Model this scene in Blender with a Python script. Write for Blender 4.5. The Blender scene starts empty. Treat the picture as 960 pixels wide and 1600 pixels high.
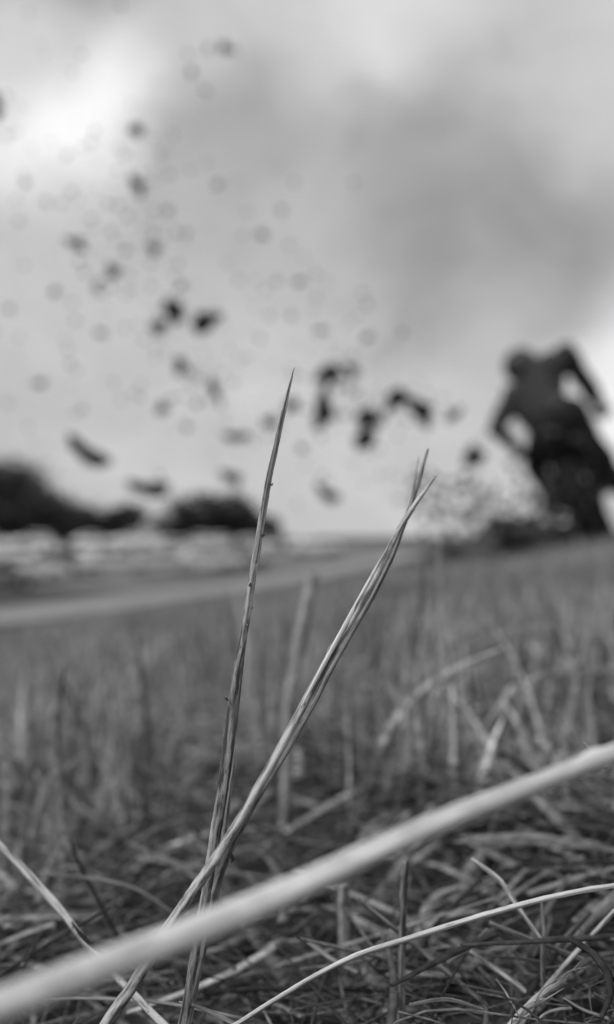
import bpy, bmesh, math, random
import numpy as np
from mathutils import Vector, Matrix

random.seed(7)
rng = np.random.default_rng(7)
R = math.radians
scene = bpy.context.scene
col = scene.collection

# ------------------------------------------------------------------ camera
FPX = 1385.0                 # focal length in photo pixels (960x1600)
PITCH = R(1.57)
CAMZ = 0.085
cam_d = bpy.data.cameras.new('camera')
cam = bpy.data.objects.new('camera', cam_d)
col.objects.link(cam)
cam.location = (0, 0, CAMZ)
cam.rotation_euler = (R(90) + PITCH, 0, 0)
cam_d.sensor_fit = 'VERTICAL'
cam_d.sensor_height = 24.0
cam_d.lens = 12.0 * FPX / 800.0
cam_d.clip_start = 0.01
cam_d.clip_end = 3000
cam_d.dof.use_dof = True
cam_d.dof.focus_distance = 0.130
cam_d.dof.aperture_fstop = cam_d.lens / 2.9      # iris about 2.9 mm across
scene.camera = cam
CP, SP = math.cos(PITCH), math.sin(PITCH)

def P(u, v, d):
    """point at depth d seen at photo position (u, v)"""
    x = (u - 480.0) / FPX * d
    t = (800.0 - v) / FPX * d
    return Vector((x, d * CP - t * SP, CAMZ + d * SP + t * CP))

# ------------------------------------------------------------------ sky
SUN_EL, SUN_AZ = R(47), R(-126)      # from the left
w = bpy.data.worlds.new('World')
scene.world = w
w.use_nodes = True
nt = w.node_tree
nt.nodes.clear()
N = nt.nodes.new
L = nt.links.new
def math_node(op, a, b=None, tree=None):
    t = tree or nt
    n = t.nodes.new('ShaderNodeMath'); n.operation = op
    for i, x in enumerate((a, b)):
        if x is None: continue
        if isinstance(x, (int, float)): n.inputs[i].default_value = x
        else: t.links.new(x, n.inputs[i])
    return n.outputs[0]
tc = N('ShaderNodeTexCoord')
sky = N('ShaderNodeTexSky'); sky.sky_type = 'NISHITA'; sky.sun_disc = False
sky.sun_elevation = SUN_EL; sky.sun_rotation = SUN_AZ
bw = N('ShaderNodeRGBToBW'); L(sky.outputs[0], bw.inputs[0])
clear = math_node('MULTIPLY', bw.outputs[0], 0.07)
# overcast deck: soft fractal cloud, direction-distorted
warp = N('ShaderNodeTexNoise'); warp.inputs['Scale'].default_value = 5.5; warp.inputs['Detail'].default_value = 4
L(tc.outputs['Generated'], warp.inputs['Vector'])
wm = N('ShaderNodeVectorMath'); wm.operation = 'MULTIPLY_ADD'
L(warp.outputs['Color'], wm.inputs[0]); wm.inputs[1].default_value = (.16, .16, .16); L(tc.outputs['Generated'], wm.inputs[2])
wo = N('ShaderNodeVectorMath'); wo.operation = 'SUBTRACT'
L(wm.outputs[0], wo.inputs[0]); wo.inputs[1].default_value = (.08, .08, .08)
wd = N('ShaderNodeVectorMath'); wd.operation = 'NORMALIZE'; L(wo.outputs[0], wd.inputs[0])
fb = N('ShaderNodeTexNoise'); fb.inputs['Scale'].default_value = 7; fb.inputs['Detail'].default_value = 6; fb.inputs['Roughness'].default_value = .56
st = N('ShaderNodeMapping'); st.inputs['Scale'].default_value = (1, 1, 1.6); L(wd.outputs[0], st.inputs['Vector']); L(st.outputs[0], fb.inputs['Vector'])
cloud = math_node('ADD', math_node('MULTIPLY', math_node('SUBTRACT', fb.outputs['Fac'], .5), .38), 0.56)
# thicker and thinner places of the deck
for (u, v, rad, amp) in [(60, 140, 8, .36), (150, 170, 5, .10), (20, 90, 6, .10), (230, 70, 6, .06), (560, 40, 7, .12), (660, 10, 6, .14), (900, 70, 9, .12), (960, 130, 6, .06),
                         (850, 240, 11, -.07), (690, 320, 11, -.06), (550, 370, 10, -.08), (930, 330, 9, -.06), (780, 450, 10, -.04), (310, 250, 7, -.12), (390, 190, 5, -.04), (-10, -10, 6, -.20), (90, -20, 6, -.10), (720, 60, 4, -.08),
                         (1005, 600, 8, .44), (200, 600, 12, .05), (560, 740, 12, .06), (40, 400, 9, .03), (400, 420, 9, .05),
                         (-400, 200, 16, -.10), (1500, 200, 16, .08), (480, -600, 18, .10)]:
    d = (P(u, v, 1) - Vector((0, 0, CAMZ))).normalized()
    dn = N('ShaderNodeVectorMath'); dn.operation = 'DOT_PRODUCT'
    L(wd.outputs[0], dn.inputs[0]); dn.inputs[1].default_value = d
    mr = N('ShaderNodeMapRange'); mr.interpolation_type = 'SMOOTHSTEP'
    L(dn.outputs['Value'], mr.inputs['Value'])
    mr.inputs['From Min'].default_value = math.cos(R(rad)); mr.inputs['From Max'].default_value = 1.0
    mr.inputs['To Min'].default_value = 0; mr.inputs['To Max'].default_value = amp
    cloud = math_node('ADD', cloud, mr.outputs[0])
total = math_node('ADD', math_node('MULTIPLY', cloud, .88), math_node('MULTIPLY', clear, .12))
bg = N('ShaderNodeBackground'); L(total, bg.inputs['Color']); bg.inputs['Strength'].default_value = 1.0
wout = N('ShaderNodeOutputWorld'); L(bg.outputs[0], wout.inputs['Surface'])

# ------------------------------------------------------------------ sun (soft, through cloud)
sd = bpy.data.lights.new('sun', 'SUN'); sd.energy = 1.5; sd.angle = R(14); sd.color = (1, 1, 1)
sun = bpy.data.objects.new('sun', sd); col.objects.link(sun)
sdir = Vector((math.sin(SUN_AZ) * math.cos(SUN_EL), math.cos(SUN_AZ) * math.cos(SUN_EL), math.sin(SUN_EL)))
sun.rotation_euler = sdir.to_track_quat('Z', 'Y').to_euler()
sun.location = (0, 0, 20)
vs = scene.view_settings
vs.view_transform = 'Standard'; vs.look = 'None'; vs.exposure = 0; vs.gamma = 1; vs.use_curve_mapping = False
scene.cycles.use_denoising = True
scene.cycles.max_bounces = 6

# ------------------------------------------------------------------ materials (a black and white picture: all greys)
def g3(v): return (v, v, v, 1)
def new_mat(name):
    m = bpy.data.materials.new(name); m.use_nodes = True
    return m, m.node_tree, m.node_tree.nodes['Principled BSDF']

def plain(name, v, rough=.6, spec=.5, metal=0.0, var=.15, scale=8.0, bump=0.0):
    m, t, b = new_mat(name)
    n = t.nodes.new('ShaderNodeTexNoise'); n.inputs['Scale'].default_value = scale; n.inputs['Detail'].default_value = 5
    c = t.nodes.new('ShaderNodeTexCoord'); t.links.new(c.outputs['Object'], n.inputs['Vector'])
    r = t.nodes.new('ShaderNodeValToRGB')
    r.color_ramp.elements[0].position = .3; r.color_ramp.elements[1].position = .7
    r.color_ramp.elements[0].color = g3(v * (1 - var)); r.color_ramp.elements[1].color = g3(min(.95, v * (1 + var)))
    t.links.new(n.outputs['Fac'], r.inputs[0]); t.links.new(r.outputs[0], b.inputs['Base Color'])
    b.inputs['Roughness'].default_value = rough; b.inputs['Specular IOR Level'].default_value = spec
    b.inputs['Metallic'].default_value = metal
    if bump:
        bp = t.nodes.new('ShaderNodeBump'); bp.inputs['Strength'].default_value = bump; bp.inputs['Distance'].default_value = .02
        t.links.new(n.outputs['Fac'], bp.inputs['Height']); t.links.new(bp.outputs[0], b.inputs['Normal'])
    return m

def straw_mat(name, lo, hi, speck=.5, sharp=.15, streak=9.0, trans=.0):
    """dry fibrous straw: streaks along the length (UV: x round the stem, y centimetres along it) and dark specks"""
    m, t, b = new_mat(name)
    uv = t.nodes.new('ShaderNodeUVMap'); uv.uv_map = 'UVMap'
    oi = t.nodes.new('ShaderNodeObjectInfo')
    off = t.nodes.new('ShaderNodeVectorMath'); off.operation = 'ADD'
    t.links.new(uv.outputs[0], off.inputs[0])
    cx = t.nodes.new('ShaderNodeCombineXYZ'); t.links.new(math_node('MULTIPLY', oi.outputs['Random'], 37.0, t), cx.inputs[2])
    t.links.new(cx.outputs[0], off.inputs[1])
    def noise(sx, sy, detail=4):
        mp = t.nodes.new('ShaderNodeMapping'); mp.inputs['Scale'].default_value = (sx, sy, 1)
        t.links.new(off.outputs[0], mp.inputs['Vector'])
        n = t.nodes.new('ShaderNodeTexNoise'); n.inputs['Scale'].default_value = 1; n.inputs['Detail'].default_value = detail
        n.inputs['Roughness'].default_value = .6
        t.links.new(mp.outputs[0], n.inputs['Vector']); return n.outputs['Fac']
    fib = noise(streak * 2.2, .45); blot = noise(7, 2.6, 5); spk = noise(9, 6, 2)
    mixf = math_node('ADD', math_node('MULTIPLY', fib, .55, t), math_node('MULTIPLY', blot, .45, t), t)
    r = t.nodes.new('ShaderNodeValToRGB')
    r.color_ramp.elements[0].position = .5 - sharp; r.color_ramp.elements[1].position = .5 + sharp
    r.color_ramp.elements[0].color = g3(lo); r.color_ramp.elements[1].color = g3(hi)
    t.links.new(mixf, r.inputs[0])
    r2 = t.nodes.new('ShaderNodeValToRGB')
    r2.color_ramp.elements[0].position = .27; r2.color_ramp.elements[1].position = .36
    r2.color_ramp.elements[0].color = g3(1 - speck); r2.color_ramp.elements[1].color = g3(1)
    t.links.new(spk, r2.inputs[0])
    mx = t.nodes.new('ShaderNodeMixRGB'); mx.blend_type = 'MULTIPLY'; mx.inputs[0].default_value = 1
    t.links.new(r.outputs[0], mx.inputs[1]); t.links.new(r2.outputs[0], mx.inputs[2])
    t.links.new(mx.outputs[0], b.inputs['Base Color'])
    b.inputs['Roughness'].default_value = .5; b.inputs['Specular IOR Level'].default_value = .35
    bp = t.nodes.new('ShaderNodeBump'); bp.inputs['Strength'].default_value = .5; bp.inputs['Distance'].default_value = .0002
    t.links.new(fib, bp.inputs['Height']); t.links.new(bp.outputs[0], b.inputs['Normal'])
    return m

def blade_mat(name, trans=.3):
    """grass blades: each has its own grey from the colour attribute 'shade'"""
    m, t, b = new_mat(name)
    at = t.nodes.new('ShaderNodeAttribute'); at.attribute_name = 'shade'
    n = t.nodes.new('ShaderNodeTexNoise'); n.inputs['Scale'].default_value = 420; n.inputs['Detail'].default_value = 3
    gco = t.nodes.new('ShaderNodeTexCoord'); t.links.new(gco.outputs['Object'], n.inputs['Vector'])
    f = math_node('MULTIPLY', at.outputs['Fac'], math_node('ADD', math_node('MULTIPLY', n.outputs['Fac'], 3.0, t), -.5, t), t)
    t.links.new(f, b.inputs['Base Color'])
    b.inputs['Roughness'].default_value = .5; b.inputs['Specular IOR Level'].default_value = .3
    tr = t.nodes.new('ShaderNodeBsdfTranslucent'); t.links.new(f, tr.inputs['Color'])
    mx = t.nodes.new('ShaderNodeMixShader'); mx.inputs[0].default_value = trans
    t.links.new(b.outputs[0], mx.inputs[1]); t.links.new(tr.outputs[0], mx.inputs[2])
    t.links.new(mx.outputs[0], t.nodes['Material Output'].inputs['Surface'])
    return m

M = {}
M['straw'] = straw_mat('dry_straw', .09, .66, .85, .075, 2.4)
M['straw_dark'] = straw_mat('weathered_straw', .05, .36, .75, .08, 2.4)
M['straw_pale'] = straw_mat('bleached_straw', .50, .90, .4, .09, 2.2)
M['straw_bow'] = straw_mat('bowed_straw', .34, .78, .5, .10, 2.4)
M['straw_mid'] = straw_mat('dull_straw', .10, .44, .6, .09, 3)
M['blade'] = blade_mat('grass_blade')
M['leafy'] = blade_mat('green_blade', .35)
M['soil'] = plain('turned_soil', .09, .95, .2, var=.65, scale=9, bump=.5)
M['clod'] = plain('clod_soil', .035, .95, .15, var=.5, scale=30, bump=.6)
M['asphalt'] = plain('worn_asphalt', .33, .85, .3, var=.12, scale=3)
M['park'] = plain('car_park_surface', .24, .9, .3, var=.2, scale=1.5)
M['glass'] = plain('car_glass', .02, .06, .6, var=.05)
M['tyre'] = plain('rubber', .02, .85, .2)
M['rim'] = plain('wheel_alloy', .55, .3, .5, .8)
M['lamp'] = plain('lamp_glass', .7, .1, .6)
M['tail'] = plain('tail_lamp', .12, .15, .6)
M['plastic'] = plain('bumper_plastic', .05, .6, .3)
M['bark'] = plain('bark', .06, .9, .2, var=.4, scale=6, bump=.5)
M['skin'] = plain('skin', .33, .55, .4, var=.06, scale=30)
M['jacket'] = plain('jacket_cloth', .050, .85, .15, var=.6, scale=8)
M['trouser'] = plain('trouser_cloth', .030, .9, .12, var=.5, scale=9)
M['collar'] = plain('collar_cloth', .22, .85, .2, var=.15, scale=40)
M['hair'] = plain('dark_hair', .012, .55, .4, var=.4, scale=60)
M['shoe'] = plain('shoe_leather', .02, .5, .4)
M['panel'] = plain('bike_plastic', .05, .35, .5, var=.2)
M['seat'] = plain('seat_cover', .02, .8, .2)
M['helmet'] = plain('helmet_shell', .035, .35, .5, var=.5, scale=7)
M['eye'] = plain('eye_white', .6, .2, .5, var=.02)
for i, v in enumerate((.85, .66, .45, .20, .03)):
    m, t, b = new_mat('car_paint_%d' % i)
    nn = t.nodes.new('ShaderNodeTexNoise'); nn.inputs['Scale'].default_value = 3
    rr = t.nodes.new('ShaderNodeValToRGB'); rr.color_ramp.elements[0].color = g3(v * .93); rr.color_ramp.elements[1].color = g3(v)
    t.links.new(nn.outputs['Fac'], rr.inputs[0]); t.links.new(rr.outputs[0], b.inputs['Base Color'])
    b.inputs['Roughness'].default_value = .3; b.inputs['Coat Weight'].default_value = .6; b.inputs['Coat Roughness'].default_value = .05
    M['paint%d' % i] = m
# lawn soil with thatch
m, t, b = new_mat('lawn_earth')
tcn = t.nodes.new('ShaderNodeTexCoord')
n1 = t.nodes.new('ShaderNodeTexNoise'); n1.inputs['Scale'].default_value = 90; n1.inputs['Detail'].default_value = 6
n2 = t.nodes.new('ShaderNodeTexNoise'); n2.inputs['Scale'].default_value = .8; n2.inputs['Detail'].default_value = 6
for n in (n1, n2): t.links.new(tcn.outputs['Object'], n.inputs['Vector'])
f = math_node('ADD', math_node('MULTIPLY', n1.outputs['Fac'], .5, t), math_node('MULTIPLY', n2.outputs['Fac'], .5, t), t)
r = t.nodes.new('ShaderNodeValToRGB'); r.color_ramp.elements[0].position = .35; r.color_ramp.elements[1].position = .7
r.color_ramp.elements[0].color = g3(.02); r.color_ramp.elements[1].color = g3(.13)
t.links.new(f, r.inputs[0]); t.links.new(r.outputs[0], b.inputs['Base Color'])
b.inputs['Roughness'].default_value = .95
bp = t.nodes.new('ShaderNodeBump'); bp.inputs['Strength'].default_value = .6; bp.inputs['Distance'].default_value = .004
t.links.new(n1.outputs['Fac'], bp.inputs['Height']); t.links.new(bp.outputs[0], b.inputs['Normal'])
M['earth'] = m

# ------------------------------------------------------------------ helpers
def tag(o, label=None, cat=None, group=None, kind=None):
    if label: o['label'] = label
    if cat: o['category'] = cat
    if group: o['group'] = group
    if kind: o['kind'] = kind
    return o

def mesh_obj(name, verts, faces, mat, parent=None, smooth=True):
    me = bpy.data.meshes.new(name)
    me.from_pydata([tuple(v) for v in verts], [], [tuple(f) for f in faces])
    me.materials.append(mat)
    if smooth: me.polygons.foreach_set('use_smooth', [True] * len(me.polygons))
    me.update()
    o = bpy.data.objects.new(name, me); col.objects.link(o)
    if parent: o.parent = parent
    return o

def np_mesh(name, V, F, mat, shade=None, smooth=True, parent=None):
    """V (n,3) array, F (m,4) or (m,3) array"""
    me = bpy.data.meshes.new(name)
    V = np.asarray(V, np.float32); F = np.asarray(F, np.int32)
    k = F.shape[1]
    me.vertices.add(len(V)); me.vertices.foreach_set('co', V.ravel())
    me.loops.add(F.size); me.loops.foreach_set('vertex_index', F.ravel())
    me.polygons.add(len(F))
    me.polygons.foreach_set('loop_start', np.arange(0, F.size, k, dtype=np.int32))
    me.polygons.foreach_set('loop_total', np.full(len(F), k, np.int32))
    if smooth: me.polygons.foreach_set('use_smooth', np.ones(len(F), bool))
    me.materials.append(mat)
    if shade is not None:
        a = me.attributes.new('shade', 'FLOAT', 'POINT'); a.data.foreach_set('value', np.asarray(shade, np.float32))
    me.update(); me.validate()
    o = bpy.data.objects.new(name, me); col.objects.link(o)
    if parent: o.parent = parent
    return o

def empty(name, loc=(0, 0, 0), rz=0):
    o = bpy.data.objects.new(name, None); col.objects.link(o)
    o.location = loc; o.rotation_euler = (0, 0, rz); o.empty_display_size = .1
    return o

def copy_tree(o, parent=None):
    c = o.copy(); col.objects.link(c); c.parent = parent
    for ch in list(o.children): copy_tree(ch, c)
    return c

def sstep(a, b, x):
    t_ = np.clip((x - a) / (b - a), 0, 1); return t_ * t_ * (3 - 2 * t_)

def ground_z(x, y):
    """hillside that falls to the left and away from the lens, then a lower flat with a car park"""
    x = np.asarray(x, float); y = np.asarray(y, float)
    xs = np.where(x > 4, 4 + 4 * np.tanh((x - 4) / 4), x)
    xs = np.where(xs < -9, -9 + 4 * np.tanh((xs + 9) / 4), xs)
    ys = np.where(y < -3, -3 + 2 * np.tanh((y + 3) / 2), y)
    zp = .155 * xs - .047 * ys
    r = np.hypot(x, y)
    zf = -2.95 + .033 * np.clip(y - 32, 0, 60)
    k = sstep(15, 31, r)
    z = zp * (1 - k) + zf * k
    near = np.exp(-(r / 9) ** 2)
    z = z + near * (.006 * np.sin(x * 31 + 1.3) * np.sin(y * 23 + .4) + .004 * np.sin(x * 67 + y * 41)
                    + .02 * np.sin(x * 3.1 + .6) * np.sin(y * 2.3 + 2.0) * sstep(.4, 2, r))
    return z

def gz(x, y): return float(ground_z(x, y))

# ------------------------------------------------------------------ ground: one sheet to the horizon
def axis(lo, hi, near, step, growth):
    out = [0.0]; s = step; x = 0.0
    while x < hi:
        x += s
        if x > near: s *= growth
        out.append(x)
    neg = []; s = step; x = 0.0
    while x > lo:
        x -= s
        if -x > near * .4: s *= growth
        neg.append(x)
    return np.array(sorted(neg) + out)
ax = axis(-1400, 1400, .6, .012, 1.045)
ay = axis(-300, 2200, 1.0, .012, 1.045)
X, Y = np.meshgrid(ax, ay, indexing='ij')
Z = ground_z(X, Y)
nx, ny = X.shape
idx = np.arange(nx * ny).reshape(nx, ny)
F = np.stack([idx[:-1, :-1], idx[1:, :-1], idx[1:, 1:], idx[:-1, 1:]], -1).reshape(-1, 4)
ground = np_mesh('ground', np.stack([X, Y, Z], -1).reshape(-1, 3), F, M['earth'])
tag(ground, 'grassy hillside earth falling away to the left under the straw', 'ground', kind='structure')

def ribbon(name, pts, width, mat, lift, nseg=40):
    vs_, fs = [], []
    for i in range(nseg + 1):
        t_ = i / nseg * (len(pts) - 1); k = min(int(t_), len(pts) - 2); a = t_ - k
        p = Vector(pts[k]).lerp(Vector(pts[k + 1]), a); q = (Vector(pts[k + 1]) - Vector(pts[k])).normalized()
        nrm = Vector((-q.y, q.x))
        for j in range(5):
            e = p + nrm * width * (j / 4 - .5)
            vs_.append((e.x, e.y, gz(e.x, e.y) + lift))
        if i:
            for j in range(4):
                a0 = (i - 1) * 5 + j; fs.append((a0, a0 + 1, a0 + 6, a0 + 5))
    return mesh_obj(name, vs_, fs, mat)
road = ribbon('road', [(-30, 23), (-12.5, 30.5), (-2.9, 46.5), (3.4, 62), (10, 80)], 3.6, M['asphalt'], .06)
tag(road, 'pale road running along the foot of the grass slope', 'road', kind='structure')
# car park surface, beyond the road
pv, pf = [], []
for i in range(21):
    for j in range(21):
        a, b_ = i / 20, j / 20
        y = 44 + 60 * b_; xl, xr = -60, -8.5 + (y - 44) * .42
        x = xl + (xr - xl) * a
        pv.append((x, y, gz(x, y) + .05))
        if i and j: pf.append(((i - 1) * 21 + j - 1, i * 21 + j - 1, i * 21 + j, (i - 1) * 21 + j))
tag(mesh_obj('car_park_pavement', pv, pf, M['park']), 'grey car park surface behind the road', 'car park', kind='structure')

# ------------------------------------------------------------------ trees
def make_tree(name, height, width, seed, trunk_h, nleaf=3800, leaf=.34, label=''):
    rg = np.random.default_rng(seed); rd = random.Random(seed)
    root = empty(name)
    vs_, fs = [], []
    def limb(a, b_, r0, r1, n=4):
        base = len(vs_); d = (b_ - a); ax_ = d.normalized()
        s = ax_.orthogonal().normalized(); q = ax_.cross(s)
        for i in range(n + 1):
            c = a.lerp(b_, i / n) + (s * rd.uniform(-.05, .05) + q * rd.uniform(-.05, .05)) * d.length * (0 if i in (0, n) else 1)
            r_ = r0 + (r1 - r0) * i / n
            for k in range(7):
                th = k / 7 * 2 * math.pi
                vs_.append(c + (s * math.cos(th) + q * math.sin(th)) * r_)
            if i:
                for k in range(7):
                    o0 = base + (i - 1) * 7
                    fs.append((o0 + k, o0 + (k + 1) % 7, o0 + 7 + (k + 1) % 7, o0 + 7 + k))
    top = Vector((0, 0, trunk_h))
    limb(Vector((0, 0, -.2)), top, width * .035, width * .026)
    tips = []
    for k in range(8):
        th = k / 8 * 6.283 + rd.uniform(-.3, .3); rr_ = width * rd.uniform(.22, .42)
        e = Vector((math.cos(th) * rr_, math.sin(th) * rr_, trunk_h + (height - trunk_h) * rd.uniform(.25, .75)))
        limb(top - Vector((0, 0, rd.uniform(0, .3) * trunk_h)), e, width * .015, width * .004)
        tips.append(e)
    tips.append(Vector((0, 0, height * .86))); limb(top, tips[-1], width * .02, width * .005)
    mesh_obj('trunk', vs_, fs, M['bark'], root)
    # crown: leaf-sized faces in clumps
    H = height - trunk_h * .7
    nc = 60
    cc = rg.normal(size=(nc, 3)); cc /= np.linalg.norm(cc, axis=1)[:, None]
    cc *= (rg.random(nc) ** .45)[:, None]
    cc[:, 2] = np.abs(cc[:, 2])
    cc = cc * np.array([width * .44, width * .44, H * .86]) + np.array([0, 0, trunk_h * .75])
    which = rg.integers(0, nc, nleaf)
    p = cc[which] + rg.normal(size=(nleaf, 3)) * np.array([width * .065, width * .065, H * .07])
    a = rg.normal(size=(nleaf, 3)); a /= np.linalg.norm(a, axis=1)[:, None]
    b2 = np.cross(a, rg.normal(size=(nleaf, 3))); b2 /= np.linalg.norm(b2, axis=1)[:, None]
    s = leaf * (0.6 + rg.random(nleaf) * .8)[:, None]
    V = np.stack([p - a * s, p + b2 * s * .45, p + a * s, p - b2 * s * .45], 1).reshape(-1, 3)
    Fq = np.arange(nleaf * 4).reshape(-1, 4)
    tone = (.035 + .035 * rg.random(nc))[which] * (0.7 + .6 * rg.random(nleaf))
    np_mesh('crown', V, Fq, M['leafy'], np.repeat(tone, 4), smooth=False, parent=root)
    return root

def place_tree(root, u, d, label, group='trees behind the car park', rz=0, s=(1, 1, 1)):
    p = P(u, 838, d); root.location = (p.x, p.y, gz(p.x, p.y) - .05)
    root.rotation_euler = (0, 0, rz); root.scale = s
    return tag(root, label, 'tree', group)
tA = make_tree('broad_tree', 12.4, 17.5, 3, 1.0, 9000, .36)
place_tree(tA, 0, 108, 'tall broad dark tree at the left edge, biggest of the far trees')
tB = make_tree('round_tree', 7.6, 10.5, 5, .8, 6000, .30)
place_tree(tB, 92, 104, 'rounded dark tree just right of the biggest tree')
tC = make_tree('small_tree', 6.0, 7.2, 8, .7, 4000, .26)
place_tree(tC, 186, 116, 'low greyish tree between the two dark tree clumps', s=(1.35, 1.35, 1.05))
c = copy_tree(tB); place_tree(c, 303, 100, 'left half of the dark domed tree clump behind the straw', rz=2, s=(.9, .9, .95))
c = copy_tree(tB); place_tree(c, 358, 104, 'right half of the dark domed tree clump behind the straw', rz=4.4, s=(.95, .95, 1.0))
c = copy_tree(tC); place_tree(c, 425, 88, 'small dark bushy tree just right of the tall straw stem', rz=1, s=(.34, .34, .62))
c = copy_tree(tC); place_tree(c, 150, 110, 'low dark tree filling in between the rounded and the greyish tree', rz=3, s=(1.1, 1.1, .78))

# ------------------------------------------------------------------ cars
def loft(sections):
    """sections: list of lists of points, same count, closed rings"""
    vs_, fs = [], []
    n = len(sections[0])
    for i, s in enumerate(sections):
        vs_ += s
        if i:
            for k in range(n):
                fs.append(((i - 1) * n + k, (i - 1) * n + (k + 1) % n, i * n + (k + 1) % n, i * n + k))
    fs.append(tuple(range(n - 1, -1, -1))); fs.append(tuple(range((len(sections) - 1) * n, len(sections) * n)))
    return vs_, fs

def lathe(profile, n=20, axis_='y'):
    vs_, fs = [], []
    for i, (r_, h) in enumerate(profile):
        for k in range(n):
            th = k / n * 2 * math.pi
            vs_.append((r_ * math.cos(th), h, r_ * math.sin(th)))
        if i:
            for k in range(n):
                fs.append(((i - 1) * n + k, (i - 1) * n + (k + 1) % n, i * n + (k + 1) % n, i * n + k))
    return vs_, fs

def make_car(name, kind):
    if kind == 'hatch':
        Lc, prof = 4.1, [(-2.05, .42, .78), (-1.95, .28, .92), (-1.6, .24, .98), (-.9, .22, 1.0), (0, .22, 1.0), (.9, .22, .98), (1.5, .24, .92), (1.9, .28, .84), (2.05, .40, .70)]
        roof = [(-1.92, .92, .93), (-1.62, 1.36, 1.38), (-.9, 1.47, 1.48), (.1, 1.46, 1.47), (.55, 1.25, 1.28), (1.08, .93, .95)]
        wx = (1.28, -1.28)
    else:
        Lc, prof = 4.6, [(-2.3, .45, .82), (-2.2, .30, .98), (-1.7, .25, 1.02), (-.9, .24, 1.03), (0, .24, 1.02), (.9, .24, 1.0), (1.6, .25, .96), (2.1, .30, .88), (2.3, .42, .74)]
        roof = [(-1.85, .98, .99), (-1.25, 1.38, 1.40), (-.6, 1.46, 1.48), (.25, 1.45, 1.46), (.62, 1.28, 1.30), (1.2, .97, .98)]
        wx = (1.42, -1.38)
    root = empty(name)
    W = .88
    secs = []
    for (x, zb, zt) in prof:
        e = 1 - .12 * (abs(x) / (Lc / 2)) ** 4; y = W * e; m_ = (zb + zt) / 2
        secs.append([(x, -y * .90, zb), (x, -y, zb + .12), (x, -y * 1.0, m_ + .05), (x, -y * .95, zt - .06), (x, -y * .82, zt),
                     (x, y * .82, zt), (x, y * .95, zt - .06), (x, y, m_ + .05), (x, y, zb + .12), (x, y * .90, zb)])
    vs_, fs = loft(secs)
    body = mesh_obj('body', vs_, fs, M['paint0'], root)
    secs = []
    for (x, z, zt) in roof:
        base = .93; k = (zt - base) / (1.48 - base)
        y0 = .80; y1 = .80 - .17 * max(k, 0)
        secs.append([(x, -y0, base - .05), (x, -y1, zt - .05), (x, -y1 * .82, zt), (x, y1 * .82, zt), (x, y1, zt - .05), (x, y0, base - .05)])
    vs_, fs = loft(secs)
    mesh_obj('cabin_roof', vs_, fs, M['paint0'], root)
    # side windows (two a side), front and rear screens, 8 mm proud panes
    x1, x2 = roof[1][0] + .05, roof[4][0] + .02
    for s in (-1, 1):
        for (a, b_) in ((x1, (x1 + x2) / 2 - .04), ((x1 + x2) / 2 + .04, x2 + .25)):
            ta = a + .08; tb = min(b_, x2 - .02) - (.10 if b_ > x2 else 0)
            q = []
            for off in (0, .02):
                q += [(a, s * (.80 + off), 1.0), (b_, s * (.80 + off), 1.0), (tb, s * (.665 + off), 1.36), (ta, s * (.665 + off), 1.36)]
            mesh_obj('window', q, [(0, 1, 2, 3), (4, 5, 6, 7), (0, 1, 5, 4), (1, 2, 6, 5), (2, 3, 7, 6), (3, 0, 4, 7)], M['glass'], root, False)
    for (i0, i1, nm, s) in ((5, 3, 'windscreen', 1), (0, 1, 'rear_window', -1)):
        xa, za = roof[i0][0], roof[i0][2]; xb, zb = roof[i1][0], roof[i1][2]
        pa = Vector((xa, 0, za)).lerp(Vector((xb, 0, zb)), .12); pb = Vector((xa, 0, za)).lerp(Vector((xb, 0, zb)), .82)
        q = []
        for off in (.02, .05):
            q += [(pa.x + s * off, -.66, pa.z + off), (pa.x + s * off, .66, pa.z + off), (pb.x + s * off, .56, pb.z + off), (pb.x + s * off, -.56, pb.z + off)]
        mesh_obj(nm, q, [(0, 1, 2, 3), (4, 5, 6, 7), (0, 1, 5, 4), (1, 2, 6, 5), (2, 3, 7, 6), (3, 0, 4, 7)], M['glass'], root, False)
    # wheels
    tv, tf = lathe([(.20, -.10), (.29, -.11), (.32, -.07), (.32, .07), (.29, .11), (.20, .10)])
    rv, rf = lathe([(.0, -.09), (.07, -.10), (.10, -.06), (.18, -.07), (.205, -.10), (.205, .10), (.18, .07), (.0, .09)])
    for x in wx:
        for s in (-1, 1):
            ty = mesh_obj('wheel', tv, tf, M['tyre'], root); ty.location = (x, s * .80, .32)
            mesh_obj('rim', rv, rf, M['rim'], ty)
    def box(nm, c, sz, mat):
        bm = bmesh.new(); bmesh.ops.create_cube(bm, size=1)
        bmesh.ops.scale(bm, vec=sz, verts=bm.verts)
        bmesh.ops.bevel(bm, geom=bm.edges, offset=min(sz) * .25, segments=2, affect='EDGES')
        me = bpy.data.meshes.new(nm); bm.to_mesh(me); bm.free(); me.materials.append(mat)
        o = bpy.data.objects.new(nm, me); col.objects.link(o); o.parent = root; o.location = c
    for s in (-1, 1):
        box('headlight', (Lc / 2 - .07, s * .60, .68), (.12, .30, .14), M['lamp'])
        box('tail_light', (-Lc / 2 + .06, s * .64, .78), (.10, .22, .16), M['tail'])
        box('mirror', (roof[4][0] + .2, s * .96, 1.0), (.12, .16, .12), M['plastic'])
    box('bumper', (Lc / 2 - .04, 0, .42), (.16, 1.50, .18), M['plastic'])
    box('bumper', (-Lc / 2 + .04, 0, .44), (.16, 1.50, .18), M['plastic'])
    return root

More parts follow.
